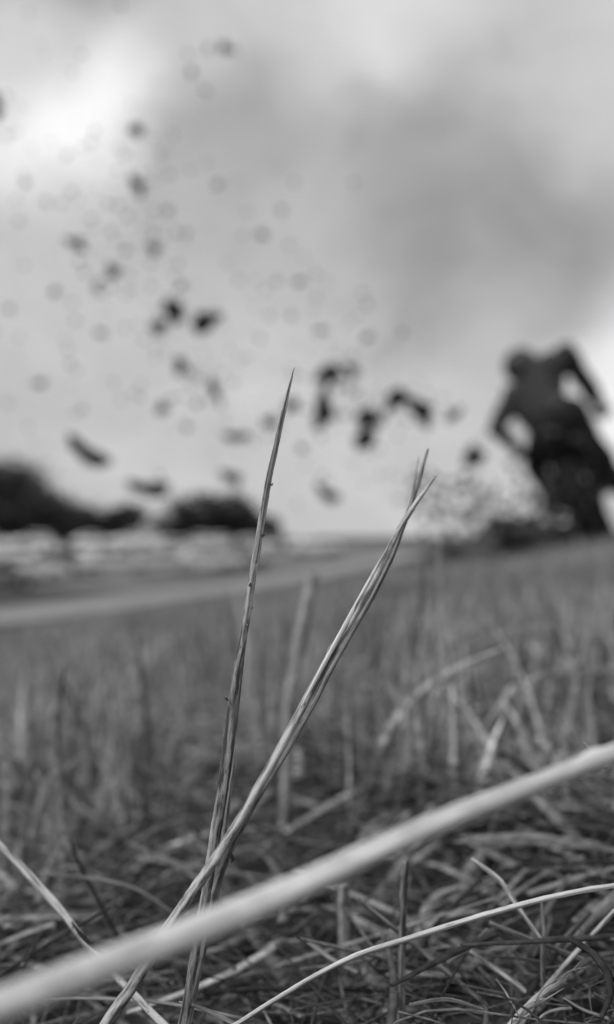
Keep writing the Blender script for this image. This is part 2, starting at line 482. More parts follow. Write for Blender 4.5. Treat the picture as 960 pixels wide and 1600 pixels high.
protos = {'hatch': make_car('parked_hatchback', 'hatch'), 'saloon': make_car('parked_saloon', 'saloon')}
used = set()
tone_w = ['white', 'silver', 'mid grey', 'dark grey', 'black']
cars = [  # u, depth, kind, paint, heading, label
    (28, 62, 'hatch', 0, .2, 'white hatchback in the back row nearest the left edge'),
    (66, 66, 'saloon', 0, 2.9, 'white saloon in the back row under the biggest tree'),
    (98, 57, 'hatch', 1, 1.5, 'silver hatchback seen end-on below the big dark tree'),
    (126, 66, 'hatch', 0, 3.0, 'white hatchback behind and right of the black car'),
    (216, 62, 'saloon', 0, .35, 'brightest white saloon in the middle of the car park'),
    (268, 74, 'hatch', 1, 3.3, 'silver hatchback behind the bright white saloon'),
    (318, 64, 'hatch', 0, .3, 'white hatchback under the domed tree clump'),
    (372, 70, 'saloon', 1, 3.2, 'silver saloon just left of the tall straw stem'),
    (40, 48, 'saloon', 0, .45, 'white saloon in the front row at the left edge'),
    (-8, 44, 'hatch', 3, .5, 'dark grey hatchback cut off by the left edge near the road'),
    (104, 52, 'hatch', 4, .9, 'black hatchback in the front row right of the white saloon'),
    (178, 52, 'saloon', 1, .45, 'silver saloon in the front row near the road'),
    (250, 54, 'hatch', 1, .5, 'silver hatchback in the front row below the white saloon'),
    (318, 56, 'saloon', 0, .5, 'white saloon in the front row, furthest right by the road'),
    (372, 59, 'hatch', 2, .5, 'mid grey hatchback beside the road behind the tall straw'),
    (492, 76, 'saloon', 0, .25, 'white saloon alone between the two straw stems'),
    (-10, 84, 'saloon', 0, .1, 'white saloon in the far row cut off by the left edge'),
    (52, 90, 'hatch', 1, 3.1, 'silver hatchback in the far row in front of the biggest tree'),
    (150, 86, 'saloon', 0, .15, 'white saloon in the far row left of the low greyish tree'),
    (206, 92, 'hatch', 0, 3.0, 'white hatchback in the far row at the foot of the low greyish tree'),
    (250, 88, 'saloon', 0, .1, 'white saloon in the far row in the gap between trees'),
    (308, 86, 'saloon', 1, 3.2, 'silver saloon in the far row in front of the domed trees'),
    (350, 84, 'hatch', 0, .2, 'white hatchback in the far row in front of the domed trees'),
    (398, 78, 'saloon', 0, .2, 'white saloon right beside the tall straw stem'),
    (438, 80, 'hatch', 3, .2, 'dark grey hatchback next to the small bushy tree'),
]
for (u, d, kind, paint, rz, lab) in cars:
    o = protos[kind] if kind not in used else copy_tree(protos[kind])
    used.add(kind)
    p = P(u, 838, d)
    o.location = (p.x, p.y, gz(p.x, p.y) + .055); o.rotation_euler = (0, 0, rz)
    tag(o, lab, 'car', 'cars in the car park')
    for ch in o.children:
        if ch.name.startswith(('body', 'cabin_roof')):
            ch.material_slots[0].link = 'OBJECT'; ch.material_slots[0].material = M['paint%d' % paint]

# ------------------------------------------------------------------ person: rider hunched over a leaning dirt bike
def round_cone_d(Xp, a, b, r1, r2):
    ba = b - a; l2 = float(ba @ ba) + 1e-12
    h = np.clip(((Xp - a) @ ba) / l2, 0, 1)
    return np.linalg.norm(Xp - a - h[..., None] * ba, axis=-1) - (r1 + (r2 - r1) * h)

class Field:
    def __init__(s, lo, hi, vox):
        s.lo = np.array(lo, float); s.vox = vox
        s.n = np.ceil((np.array(hi) - s.lo) / vox).astype(int) + 1
        s.g = np.full(tuple(s.n), .3, np.float32)
    def win(s, a, b, pad):
        i0 = np.clip(np.floor((np.minimum(a, b) - pad - s.lo) / s.vox).astype(int), 0, s.n - 1)
        i1 = np.clip(np.ceil((np.maximum(a, b) + pad - s.lo) / s.vox).astype(int) + 1, 1, s.n)
        sl = tuple(slice(p, q) for p, q in zip(i0, i1))
        ii = np.stack(np.meshgrid(*[np.arange(p, q) for p, q in zip(i0, i1)], indexing='ij'), -1)
        return sl, s.lo + ii * s.vox
    def cone(s, a, b, r1, r2=None, k=.02, sub=False, wrinkle=0.0, wf=30.):
        a = np.array(a, float); b = np.array(b, float); r2 = r1 if r2 is None else r2
        sl, X_ = s.win(a, b, max(r1, r2) + .06)
        if 0 in s.g[sl].shape: return
        d = round_cone_d(X_, a, b, r1, r2)
        if wrinkle: d = d + wrinkle * np.sin(X_[..., 2] * wf + 2 * np.sin(X_[..., 0] * 17)) * np.sin(X_[..., 0] * wf * .6 + X_[..., 1] * wf * .5)
        g = s.g[sl]
        if sub: d = -d; h = np.clip(.5 - .5 * (d - g) / k, 0, 1) if False else np.clip(.5 + .5 * (d - g) / k, 0, 1); s.g[sl] = g * (1 - h) + d * h + k * h * (1 - h)
        else: h = np.clip(.5 + .5 * (d - g) / k, 0, 1); s.g[sl] = d * (1 - h) + g * h - k * h * (1 - h)
    def mesh(s):
        g = s.g; ins = g < 0
        nx_, ny_, nz_ = [q - 1 for q in g.shape]
        acc = np.zeros((nx_, ny_, nz_, 3), np.float32); cnt = np.zeros((nx_, ny_, nz_), np.float32)
        corner = [(i, j, k) for i in (0, 1) for j in (0, 1) for k in (0, 1)]
        def cs(A, c_): return A[c_[0]:c_[0] + nx_, c_[1]:c_[1] + ny_, c_[2]:c_[2] + nz_]
        for c0 in corner:
            for ax_ in range(3):
                if c0[ax_]: continue
                c1 = list(c0); c1[ax_] = 1
                g0, g1 = cs(g, c0), cs(g, c1); cr = (g0 < 0) != (g1 < 0)
                t_ = np.where(cr, g0 / np.where(cr, g0 - g1, 1), 0)
                for q in range(3):
                    acc[..., q] += np.where(cr, c0[q] + (t_ if q == ax_ else 0), 0)
                cnt += cr
        act = cnt > 0
        ids = np.full(act.shape, -1, np.int64); ids[act] = np.arange(act.sum())
        base = np.argwhere(act)
        V = s.lo + (base + acc[act] / cnt[act][:, None]) * s.vox
        Fq = []
        for ax_ in range(3):
            o1, o2 = [(1, 2), (2, 0), (0, 1)][ax_]
            sl0 = [slice(1, -1)] * 3; sl0[ax_] = slice(0, -1); sl1 = list(sl0); sl1[ax_] = slice(1, None)
            A, B = ins[tuple(sl0)], ins[tuple(sl1)]
            for flag, flip in ((A & ~B, False), (~A & B, True)):
                e = np.argwhere(flag)
                if not len(e): continue
                e = e + np.array([1 if q != ax_ else 0 for q in range(3)])
                def cid(d1, d2):
                    c_ = e.copy(); c_[:, o1] -= d1; c_[:, o2] -= d2
                    return ids[c_[:, 0], c_[:, 1], c_[:, 2]]
                q = np.stack([cid(1, 1), cid(0, 1), cid(0, 0), cid(1, 0)], -1)
                Fq.append(q[:, ::-1] if flip else q)
        return V, np.concatenate(Fq)


def catmull(pts, n):
    pts = [Vector(p) for p in pts]
    q = [pts[0] * 2 - pts[1]] + pts + [pts[-1] * 2 - pts[-2]]
    out = []
    m_ = len(pts) - 1
    for i in range(n + 1):
        t_ = i / n * m_; k = min(int(t_), m_ - 1); a = t_ - k
        p0, p1, p2, p3 = q[k:k + 4]
        out.append(.5 * ((2 * p1) + (p2 - p0) * a + (2 * p0 - 5 * p1 + 4 * p2 - p3) * a * a + (3 * p1 - p0 - 3 * p2 + p3) * a ** 3))
    return out

def interp(keys, t_):
    m_ = len(keys) - 1; k = min(int(t_ * m_), m_ - 1); a = t_ * m_ - k
    return keys[k] * (1 - a) + keys[k + 1] * a

# dirt bike, seen from behind, leaning left
BIKE = P(934, 853, 6.25); BIKE.z = gz(BIKE.x, BIKE.y) - .01
YAW, LEAN, STEER = R(23), R(21), R(16)
BM = Matrix.Translation(BIKE) @ Matrix.Rotation(R(90) - YAW, 4, 'Z') @ Matrix.Rotation(-LEAN, 4, 'X')
def LB(x, y, z): return BM @ Vector((x, y, z))
RAKE = R(27); HEAD = Vector((1.02, 0, .86))                       # steering head
SA = Vector((-math.sin(RAKE), 0, math.cos(RAKE)))
SM = Matrix.Translation(HEAD) @ Matrix.Rotation(STEER, 4, SA) @ Matrix.Translation(-HEAD)
def ST(x, y, z): return SM @ Vector((x, y, z))                     # turned with the front end
GRIP = {1: ST(.93, .43, .985), -1: ST(.93, -.43, .985)}

def tube_data(pts, rad, n=None, sides=10):
    n = n or (len(pts) - 1) * 6
    C = catmull(pts, n) if len(pts) > 2 else [Vector(pts[0]).lerp(Vector(pts[1]), i / 4) for i in range(5)]
    n = len(C) - 1; rad = rad if isinstance(rad, (list, tuple)) else [rad, rad]
    V, Fq, s_ = [], [], None
    for i, p in enumerate(C):
        tg = (C[min(i + 1, n)] - C[max(i - 1, 0)]).normalized()
        s_ = tg.orthogonal() if s_ is None else s_ - tg * s_.dot(tg); s_.normalize(); q = tg.cross(s_); r_ = interp(rad, i / n)
        for k in range(sides):
            th = k / sides * 6.28319; V.append(p + s_ * math.cos(th) * r_ + q * math.sin(th) * r_)
        if i:
            for k in range(sides): Fq.append(((i - 1) * sides + k, (i - 1) * sides + (k + 1) % sides, i * sides + (k + 1) % sides, i * sides + k))
    Fq.append(tuple(range(sides - 1, -1, -1))); Fq.append(tuple(range(n * sides, (n + 1) * sides)))
    return V, Fq
def join(*ds):
    V, Fq = [], []
    for v, f in ds:
        o_ = len(V); V += list(v); Fq += [tuple(k + o_ for k in q) for q in f]
    return V, Fq
def ring_loft(secs):   # (x, z, half width, half height) sections of a rounded body along x
    out = []
    for (x, z, wy, hz_) in secs:
        out.append([(x, wy * math.copysign(abs(math.cos(t_)) ** .7, math.cos(t_)), z + hz_ * math.copysign(abs(math.sin(t_)) ** .7, math.sin(t_))) for t_ in [k / 14 * 6.28319 for k in range(14)]])
    return loft(out)

def dirt_bike():
    root = empty('dirt_bike'); root.matrix_world = BM
    tag(root, 'dark dirt bike leaning left on the grass, its rear wheel flinging soil', 'motorcycle')
    def wheel(ctr, R_, W_, turn):
        tv, tf = lathe([(R_ * .76, -W_ * .36), (R_ * .88, -W_ * .5), (R_ * .97, -W_ * .38), (R_, 0), (R_ * .97, W_ * .38), (R_ * .88, W_ * .5), (R_ * .76, W_ * .36)], 36)
        parts = [(tv, tf)]
        for k in range(36):
            th = k / 36 * 6.28319
            for yy in ((-.3, .3), (0,))[k % 2]:
                c_, e1, e3 = Vector((math.cos(th) * R_, yy * W_, math.sin(th) * R_)), Vector((math.cos(th), 0, math.sin(th))), Vector((-math.sin(th), 0, math.cos(th)))
                q = [c_ + e1 * a * .016 + Vector((0, b * W_ * .14, 0)) + e3 * d_ * .014 for a in (-1, 1) for b in (-1, 1) for d_ in (-1, 1)]
                parts.append((q, [(0, 1, 3, 2), (4, 6, 7, 5), (0, 4, 5, 1), (2, 3, 7, 6), (0, 2, 6, 4), (1, 5, 7, 3)]))
        mw = turn @ Matrix.Translation(ctr)
        def put(nm, d_, mat, par): 
            o = mesh_obj(nm, d_[0], d_[1], mat, par, smooth=False); return o
        wl = put('wheel', join(*parts), M['tyre'], root); wl.matrix_local = mw
        put('rim', lathe([(R_ * .70, -W_ * .33), (R_ * .77, -W_ * .36), (R_ * .77, W_ * .36), (R_ * .70, W_ * .33), (R_ * .70, -W_ * .33)], 36), M['plastic'], wl)
        sp = []
        for k in range(16):
            th = k / 16 * 6.28319; t2 = th + (.25 if k % 2 else -.25)
            sp.append(tube_data([(math.cos(t2) * .04, .03 * (1 if k % 4 < 2 else -1), math.sin(t2) * .04), (math.cos(th) * R_ * .71, 0, math.sin(th) * R_ * .71)], .003, sides=5))
        put('spokes', join(*sp), M['rim'], wl)
        put('hub', lathe([(.0, -.06), (.045, -.06), (.035, 0), (.045, .06), (.0, .06)], 18), M['rim'], wl)
    I4 = Matrix.Identity(4)
    wheel((0, 0, .345), .345, .15, I4)
    wheel((1.47, 0, .345), .345, .095, SM)
    def part(nm, d_, mat): return mesh_obj(nm, d_[0], d_[1], mat, root)
    for y in (-.115, .115):
        part('swing_arm', tube_data([(0, y, .335), (.30, y * .95, .40), (.56, y * .7, .45)], [.022, .030, .03]), M['plastic'])
        part('fork_leg', tube_data([ST(1.47, y * .85, .33), ST(1.25, y * .85, .66), ST(.99, y * .85, 1.0)], [.030, .030, .026]), M['rim'])
    part('frame', join(tube_data([(.98, 0, .86), (.80, .0, .42), (.66, .10, .30), (.52, .10, .32), (.52, .09, .72), (.95, .0, .90)], .018),
                       tube_data([(.98, 0, .86), (.80, .0, .42), (.66, -.10, .30), (.52, -.10, .32), (.52, -.09, .72), (.95, .0, .90)], .018),
                       tube_data([(.55, .08, .74), (.20, .07, .80), (-.02, .05, .84)], .012), tube_data([(.55, -.08, .74), (.20, -.07, .80), (-.02, -.05, .84)], .012)), M['plastic'])
    part('engine', ring_loft([(.52, .40, .05, .06), (.56, .41, .13, .11), (.70, .42, .14, .12), (.78, .46, .11, .12), (.84, .50, .05, .06)]), M['plastic'])
    part('cylinder', tube_data([(.72, 0, .48), (.80, 0, .70)], [.075, .065], sides=14), M['rim'])
    part('fuel_tank', ring_loft([(.52, .80, .05, .05), (.60, .80, .12, .08), (.76, .82, .15, .11), (.90, .82, .13, .10), (.98, .82, .05, .05)]), M['panel'])
    part('seat', ring_loft([(-.06, .865, .05, .025), (.02, .865, .085, .035), (.25, .86, .09, .045), (.48, .855, .08, .05), (.66, .88, .06, .035), (.72, .89, .02, .015)]), M['seat'])
    secs = []
    for (x, z, w_) in ((-.36, .86, .04), (-.30, .875, .075), (-.12, .855, .095), (.05, .83, .10), (.22, .81, .09)):
        secs.append([(x, w_ * a, z - .05 * abs(a) ** 2.5 + b) for a, b in ((-1, 0), (-.6, 0), (0, 0), (.6, 0), (1, 0), (1, -.006), (.6, -.008), (0, -.008), (-.6, -.008), (-1, -.006))])
    part('rear_fender', loft(secs), M['panel'])
    secs = []
    for (x, z, w_) in ((1.02, .70, .04), (1.15, .74, .07), (1.40, .74, .075), (1.62, .70, .06), (1.72, .66, .02)):
        secs.append([ST(x, w_ * a, z - .03 * abs(a) ** 2.5 + b) for a, b in ((-1, 0), (-.6, 0), (0, 0), (.6, 0), (1, 0), (1, -.006), (.6, -.008), (0, -.008), (-.6, -.008), (-1, -.006))])
    part('front_fender', loft(secs), M['panel'])
    for y in (-1, 1):
        part('side_panel', loft([[(.05, y * (.095 + e), .80), (.40, y * (.115 + e), .80), (.48, y * (.12 + e), .62), (.20, y * (.105 + e), .64)] for e in (0, .012)]), M['panel'])
        part('radiator_shroud', loft([[(.62, y * (.15 + e), .84), (.98, y * (.16 + e), .82), (1.04, y * (.19 + e), .66), (.78, y * (.15 + e), .58)] for e in (0, .012)]), M['panel'])
        part('foot_peg', tube_data([(.56, y * .12, .38), (.56, y * .24, .385)], .016), M['rim'])
    part('exhaust', join(tube_data([(.84, -.02, .66), (.96, -.08, .50), (.86, -.13, .40), (.60, -.15, .50), (.36, -.14, .62)], [.022, .024, .024, .026, .03])), M['rim'])
    part('muffler', tube_data([(.38, -.14, .62), (.30, -.145, .65), (.02, -.15, .74), (-.08, -.15, .77)], [.03, .048, .048, .03], sides=14), M['plastic'])
    bar = part('handlebar', tube_data([ST(.93, .43, .985), ST(.95, .22, 1.01), ST(1.0, .07, .96), ST(1.0, -.07, .96), ST(.95, -.22, 1.01), ST(.93, -.43, .985)], .012, n=40), M['plastic'])
    for y in (-1, 1):
        d_ = tube_data([ST(.934, y * .31, 1.000), ST(.93, y * .435, .985)], .018); mesh_obj('grip', d_[0], d_[1], M['tyre'], bar)
        d_ = tube_data([ST(.95, y * .26, 1.0), ST(1.01, y * .33, .99), ST(.99, y * .43, .975)], .006); mesh_obj('lever', d_[0], d_[1], M['rim'], bar)
    part('number_plate', loft([[ST(1.06 + e, -.09, 1.02), ST(1.06 + e, .09, 1.02), ST(1.10 + e, .08, .84), ST(1.10 + e, -.08, .84)] for e in (0, .008)]), M['collar'])
    return root

def person():
    O = np.array(LB(.35, 0, .9))
    root = empty('person', LB(.35, 0, .9))
    A_ = lambda v_: np.array(v_) - O
    def Q(u, v, d): return np.array(P(u, v, d)) - O
    pelvis = A_(LB(.30, -.06, 1.00)); chest = Q(846, 640, 6.94); upper = Q(848, 588, 7.04)
    neck = Q(834, 586, 7.08); head = Q(818, 578, 7.10)
    hipL = pelvis + A_(LB(.35, .10, .9)); hipR = pelvis + A_(LB(.35, -.10, .9))
    kneeL = A_(LB(.80, .27, .80)); ankL = A_(LB(.58, .22, .47)); toeL = A_(LB(.74, .24, .40))
    kneeR = Q(962, 752, 6.75); ankR = Q(1060, 806, 6.9); toeR = ankR + (.10, .13, -.06)
    shL = Q(803, 622, 7.0); shR = Q(884, 556, 7.0)
    gL = A_(BM @ GRIP[1]); gR = A_(BM @ GRIP[-1])
    elL = Q(776, 668, 6.96); elR = Q(924, 612, 7.06)
    bx_ = np.array((BM.to_3x3() @ SM.to_3x3()) @ Vector((0, 1, 0)))           # along the bar, to the left
    wrL = gL - bx_ * .065 + A_(LB(.27, 0, .915)); wrR = gR + bx_ * .065 + A_(LB(.27, 0, .915))
    lo = np.min([pelvis, chest, head, toeL, kneeR, ankR, toeR, elL, wrL, elR, ankL], axis=0) - .26
    hi = np.max([pelvis, chest, head, shL, shR, ankR, elR, toeR, kneeL, wrL, wrR, toeL], axis=0) + .26
    fw = np.array(LB(1, .05, .05) - LB(0, 0, 0)); fw /= np.linalg.norm(fw); fw[2] -= .25; fw /= np.linalg.norm(fw)
    upv = np.array((-.55, .1, .85)); upv = upv - fw * (upv @ fw); upv /= np.linalg.norm(upv); rt = np.cross(fw, upv)
    H_ = lambda x, y, z: head + rt * x + fw * y + upv * z
    def hand(c_, w_, g_, ex=0.0, sgn=1):
        """closed round the grip: palm over the bar, four fingers curling forward and under, thumb beneath"""
        dirn = g_ - bx_ * sgn * .065 - w_; dirn /= np.linalg.norm(dirn)
        dn_ = np.cross(bx_, dirn) ; dn_ = dn_ if dn_[2] < 0 else -dn_; dn_ /= np.linalg.norm(dn_)
        for i in range(4):
            off = bx_ * sgn * (i - 1.5) * .021
            kn = g_ - bx_ * sgn * .065 + off - dn_ * .024
            c_(w_ + off * .6, kn, .020 + ex, .015 + ex, .012)
            p0 = kn
            for (a, b_) in ((.034, .004), (.012, .030), (-.020, .022)):
                p1 = p0 + dirn * a + dn_ * b_ * (1.05, 1.1, 1.05, .9)[i]; c_(p0, p1, .0105 + ex, .0095 + ex, .003); p0 = p1
        t0 = w_ + dirn * .03 - bx_ * sgn * .034; t1 = t0 + dirn * .03 + dn_ * .025; c_(w_ + dirn * .015, t0, .018 + ex, .015 + ex, .01); c_(t0, t1, .014 + ex, .012 + ex, .006); c_(t1, t1 + dirn * .012 + dn_ * .02 + bx_ * sgn * .012, .012 + ex, .010 + ex, .004)
    f = Field(lo, hi, .0095); c_ = f.cone
    c_(pelvis, chest, .135, .125, .05); c_(chest, upper, .13, .10, .05); c_(shR, shL, .062, .062, .06); c_(upper, neck, .08, .055, .04); c_(hipL, hipR, .10, .10, .05)
    for (h_, k_, a_, t_) in ((hipL, kneeL, ankL, toeL), (hipR, kneeR, ankR, toeR)):
        c_(h_, k_, .088, .058, .03); c_(k_, k_ + (a_ - k_) * .35, .056, .056, .03); c_(k_ + (a_ - k_) * .35, a_, .056, .036, .03); c_(a_, t_, .038, .030, .02)
    for (s_, e_, w_) in ((shL, elL, wrL), (shR, elR, wrR)):
        c_(s_, e_, .052, .038, .03); c_(e_, e_ + (w_ - e_) * .3, .040, .040, .02); c_(e_ + (w_ - e_) * .3, w_, .040, .026, .02)
    c_(neck, H_(0, -.03, -.06), .054, .055, .03); c_(H_(0, -.035, .03), H_(0, .025, .035), .082, .078, .03); c_(H_(0, .025, -.015), H_(0, .035, -.085), .064, .040, .03)
    for s_ in (-1, 1):
        c_(H_(s_ * .034, .098, .008), H_(s_ * .03, .100, .008), .013, .013, .012, sub=True)
        c_(H_(s_ * .080, -.005, .02), H_(s_ * .082, -.012, -.02), .014, .010, .006)
    c_(H_(0, .088, .015), H_(0, .112, -.028), .009, .013, .010); c_(H_(-.02, .084, -.06), H_(.02, .084, -.06), .008, .008, .006)
    hand(c_, wrL, gL, 0, 1); hand(c_, wrR, gR, 0, -1)
    V, Fq = f.mesh(); np_mesh('body', V, Fq, M['skin'], parent=root)
    for (w_, g_, sg) in ((wrL, gL, 1), (wrR, gR, -1)):
        f = Field(np.minimum(w_, g_) - .16, np.maximum(w_, g_) + .16, .006); hand(f.cone, w_, g_, .0045, sg)
        V, Fq = f.mesh(); np_mesh('glove', V, Fq, M['trouser'], parent=root)
    wk = .011
    f = Field(lo, hi, .012); c_ = f.cone
    c_(pelvis + (chest - pelvis) * .12, chest, .185, .185, .05, wrinkle=wk); c_(chest, upper, .185, .165, .05, wrinkle=wk); c_(upper, neck, .160, .105, .06, wrinkle=wk); c_(shR, shL, .105, .100, .05, wrinkle=wk)
    for (s_, e_, w_) in ((shL, elL, wrL), (shR, elR, wrR)):
        c_(s_, e_, .088, .070, .025, wrinkle=wk); c_(e_, e_ + (w_ - e_) * .92, .068, .046, .015, wrinkle=wk)
    V, Fq = f.mesh(); np_mesh('jacket', V, Fq, M['jacket'], parent=root)
    f = Field(lo, hi, .012); c_ = f.cone
    c_(pelvis, pelvis + (chest - pelvis) * .25, .165, .165, .05, wrinkle=wk); c_(hipL, hipR, .130, .130, .05)
    for (h_, k_, a_) in ((hipL, kneeL, ankL), (hipR, kneeR, ankR)):
        c_(h_, k_, .120, .092, .04, wrinkle=wk); c_(k_, k_ + (a_ - k_) * .5, .090, .076, .03, wrinkle=wk)
    V, Fq = f.mesh(); np_mesh('trousers', V, Fq, M['trouser'], parent=root)
    for (k_, a_, t_) in ((kneeL, ankL, toeL), (kneeR, ankR, toeR)):
        f = Field(np.min([k_, a_, t_], axis=0) - .15, np.max([k_, a_, t_], axis=0) + .15, .009); c_ = f.cone
        c_(k_ + (a_ - k_) * .42, a_, .078, .058, .03); c_(a_, t_, .058, .044, .03); c_(t_, t_ + (t_ - a_) * .25, .044, .036, .02)
        V, Fq = f.mesh(); np_mesh('boot', V, Fq, M['shoe'], parent=root)
    # helmet: shell, chin bar, eye opening, peak
    f = Field(head - .30, head + .30, .007); c_ = f.cone
    c_(H_(0, -.030, .035), H_(0, .020, .040), .140, .134, .03); c_(H_(0, -.03, -.03), H_(0, .02, -.05), .115, .105, .03); c_(H_(-.05, .12, -.085), H_(.05, .12, -.085), .052, .052, .05)
    c_(H_(-.05, .175, .0), H_(.05, .175, .0), .055, .055, .015, sub=True)
    V, Fq = f.mesh(); hm = np_mesh('helmet', V, Fq, M['helmet'], parent=root)
    f = Field(head - .35, head + .38, .007); c_ = f.cone
    for a in (-.07, -.035, 0, .035, .07): c_(H_(a, .07, .135), H_(a * .8, .24, .165), .016, .010, .02)
    V, Fq = f.mesh(); np_mesh('peak', V, Fq, M['panel'], parent=hm)
    f = Field(head - .25, head + .25, .007); c_ = f.cone
    c_(H_(-.055, .105, .005), H_(.055, .105, .005), .036, .036, .01)
    V, Fq = f.mesh(); np_mesh('goggles', V, Fq, M['glass'], parent=hm)
    tag(root, 'person in dark riding gear and grey helmet hunched over the handlebar of the dirt bike', 'person')
    return root


dirt_bike()
person()

# ------------------------------------------------------------------ soil: mound and flying clods
def clod_mesh(seed, stretch=(1, 1, 1)):
    rd = random.Random(seed)
    bm = bmesh.new(); bmesh.ops.create_icosphere(bm, subdivisions=3, radius=.5)
    ph = [(Vector((rd.gauss(0, 1), rd.gauss(0, 1), rd.gauss(0, 1))).normalized(), rd.uniform(3, 9), rd.uniform(0, 6)) for _ in range(9)]
    lobes = [(Vector((rd.gauss(0, 1), rd.gauss(0, 1), rd.gauss(0, 1))).normalized(), rd.uniform(.45, .85), rd.uniform(3, 7)) for _ in range(4)]
    for v in bm.verts:
        n = v.co.normalized()
        k = .72 + sum(.06 * math.sin(n.dot(a) * f_ + p_) for a, f_, p_ in ph) + rd.uniform(-.05, .05)
        for a, am, pw in lobes: k += am * max(0.0, n.dot(a)) ** (pw * 1.6)
        v.co = Vector((n.x * stretch[0], n.y * stretch[1], n.z * stretch[2])) * .5 * k
    me = bpy.data.meshes.new('soil_clod'); bm.to_mesh(me); bm.free(); me.materials.append(M['clod'])
    return me
cl_me = [clod_mesh(i, s) for i, s in enumerate([(1, .9, .85), (1, .8, 1.0), (.8, 1, 1.1), (1.25, .8, .7), (.75, .8, 1.25), (1.1, 1.0, .8)])]
long_me = [clod_mesh(20 + i, (1.35, .8, .7)) for i in range(2)]

_bm = bmesh.new(); bmesh.ops.create_icosphere(_bm, subdivisions=1, radius=.5)
for _v in _bm.verts: _v.co *= random.uniform(.7, 1.2)
clod_lo = bpy.data.meshes.new('soil_speck'); _bm.to_mesh(clod_lo); _bm.free()

def clod(u, v, px, d, label, group, tilt=None, name='soil_clod'):
    me = (long_me if tilt is not None else cl_me)[random.randrange(2 if tilt is not None else 6)]
    o = bpy.data.objects.new(name, me); col.objects.link(o)
    o.location = P(u, v, d); s = px / FPX * d; o.scale = (s, s, s)
    o.rotation_euler = (random.uniform(0, .6), R(tilt) if tilt is not None else random.uniform(0, 6), random.uniform(0, .4) if tilt is not None else random.uniform(0, 6))
    return tag(o, label, 'soil clod', group)
G = 'soil clods flying through the air'
big = [
    (320, 500, 34, 2.4, None, 'darkest round soil clod high in the sky, left of the straw tip'),
    (268, 482, 30, 2.6, None, 'soil clod in the air just left of and above the darkest round clod'),
    (249, 514, 27, 2.5, None, 'soil clod in the air lower left of the darkest round clod'),
    (284, 572, 25, 2.7, None, 'soil clod in the air straight below the darkest round clod'),
    (252, 640, 24, 2.9, None, 'soil clod in the air above the flat dark clod over the trees'),
    (138, 712, 34, 2.6, 38, 'long dark soil clod tilted in the air over the left trees'),
    (235, 766, 30, 2.7, 10, 'flat dark soil clod in the air just above the gap between the trees'),
    (362, 745, 27, 3.0, 25, 'dark soil clod in the air just above the domed tree clump'),
    (516, 582, 29, 3.0, None, 'soil clod in the air right of the tall straw tip'),
    (553, 579, 24, 3.1, None, 'paler soil clod in the air right of the one beside the straw tip'),
    (505, 641, 34, 3.0, 85, 'upright dark soil clod in the air midway between the straw tip and the big lump'),
    (574, 652, 33, 3.2, None, 'upper half of the big dark soil lump in the air'),
    (573, 682, 34, 3.2, None, 'lower half of the big dark soil lump in the air'),
    (621, 624, 33, 3.4, None, 'leftmost clod of the string of soil nearest the person'),
    (656, 641, 34, 3.4, 35, 'long middle clod of the string of soil nearest the person'),
    (711, 648, 25, 3.6, None, 'rightmost pale clod of the string of soil nearest the person'),
    (738, 716, 31, 4.2, None, 'dark soil clod in the air next to the hand of the person'),
    (458, 632, 26, 3.0, None, 'soil clod in the air just right of the tall straw'),
    (427, 660, 21, 2.9, None, 'pale soil clod in the air touching the tall straw on its left'),
    (511, 774, 27, 3.2, 42, 'slanting soil clod low in the air between the straw stems'),
    (370, 684, 24, 2.6, 5, 'long pale smear of soil in the air left of the tall straw'),
    (120, 381, 24, 2.2, 12, 'long pale soil clod in the air high on the left'),
    (217, 290, 25, 2.2, 58, 'steeply slanting long soil clod high in the sky on the left'),
    (240, 388, 23, 2.3, None, 'round soil clod in the air right of the long pale clod'),
    (175, 427, 24, 2.3, None, 'soil clod in the air below the long pale clod on the left'),
    (213, 205, 22, 2.1, None, 'single soil clod high in the upper left of the sky'),
    (350, 73, 20, 2.0, None, 'topmost single soil clod near the upper edge of the sky'),
    (336, 606, 24, 2.8, 70, 'upright soil clod in the air left of the tall straw'),
    (-4, 170, 26, 1.6, 80, 'dark soil clod cut off by the left edge high in the sky'),
]
for (u, v, px, d, tilt, lab) in big: clod(u, v, px * (1.22 if px > 28 else .92), d, lab, G, tilt)
small_hi = [(300, 115), (265, 272), (185, 320), (110, 300), (40, 285), (340, 290), (460, 285), (440, 328), (552, 285), (30, 345), (262, 330), (45, 20), (190, 8), (150, 205), (320, 140)]
small_mid = [(290, 365), (410, 365), (355, 410), (197, 392), (153, 446), (475, 402), (430, 440), (470, 440), (38, 415), (85, 457), (285, 447), (15, 482), (160, 520), (455, 492), (498, 518), (575, 476), (574, 527), (630, 520)]
small_low = [(242, 560), (110, 570), (65, 600), (12, 630), (190, 625), (308, 630), (345, 632), (290, 666), (45, 668), (395, 692), (545, 605), (690, 748), (702, 795), (622, 780), (560, 700), (470, 700), (130, 640)]
ORD = 'first second third fourth fifth sixth seventh eighth ninth tenth eleventh twelfth thirteenth fourteenth fifteenth sixteenth seventeenth eighteenth'.split()
for lst, lab, smin, smax in ((small_hi, 'high in the sky', 5, 13),
                             (small_mid, 'level with the straw tip', 6, 15),
                             (small_low, 'below the straw tip', 6, 15)):
    for i, (u, v) in enumerate(sorted(lst)):
        clod(u, v, random.uniform(smin, smax), random.uniform(2.0, 3.4), '%s small faint soil crumb from the left, %s' % (ORD[i], lab), 'small faint soil crumbs in the air', name='soil_crumb')
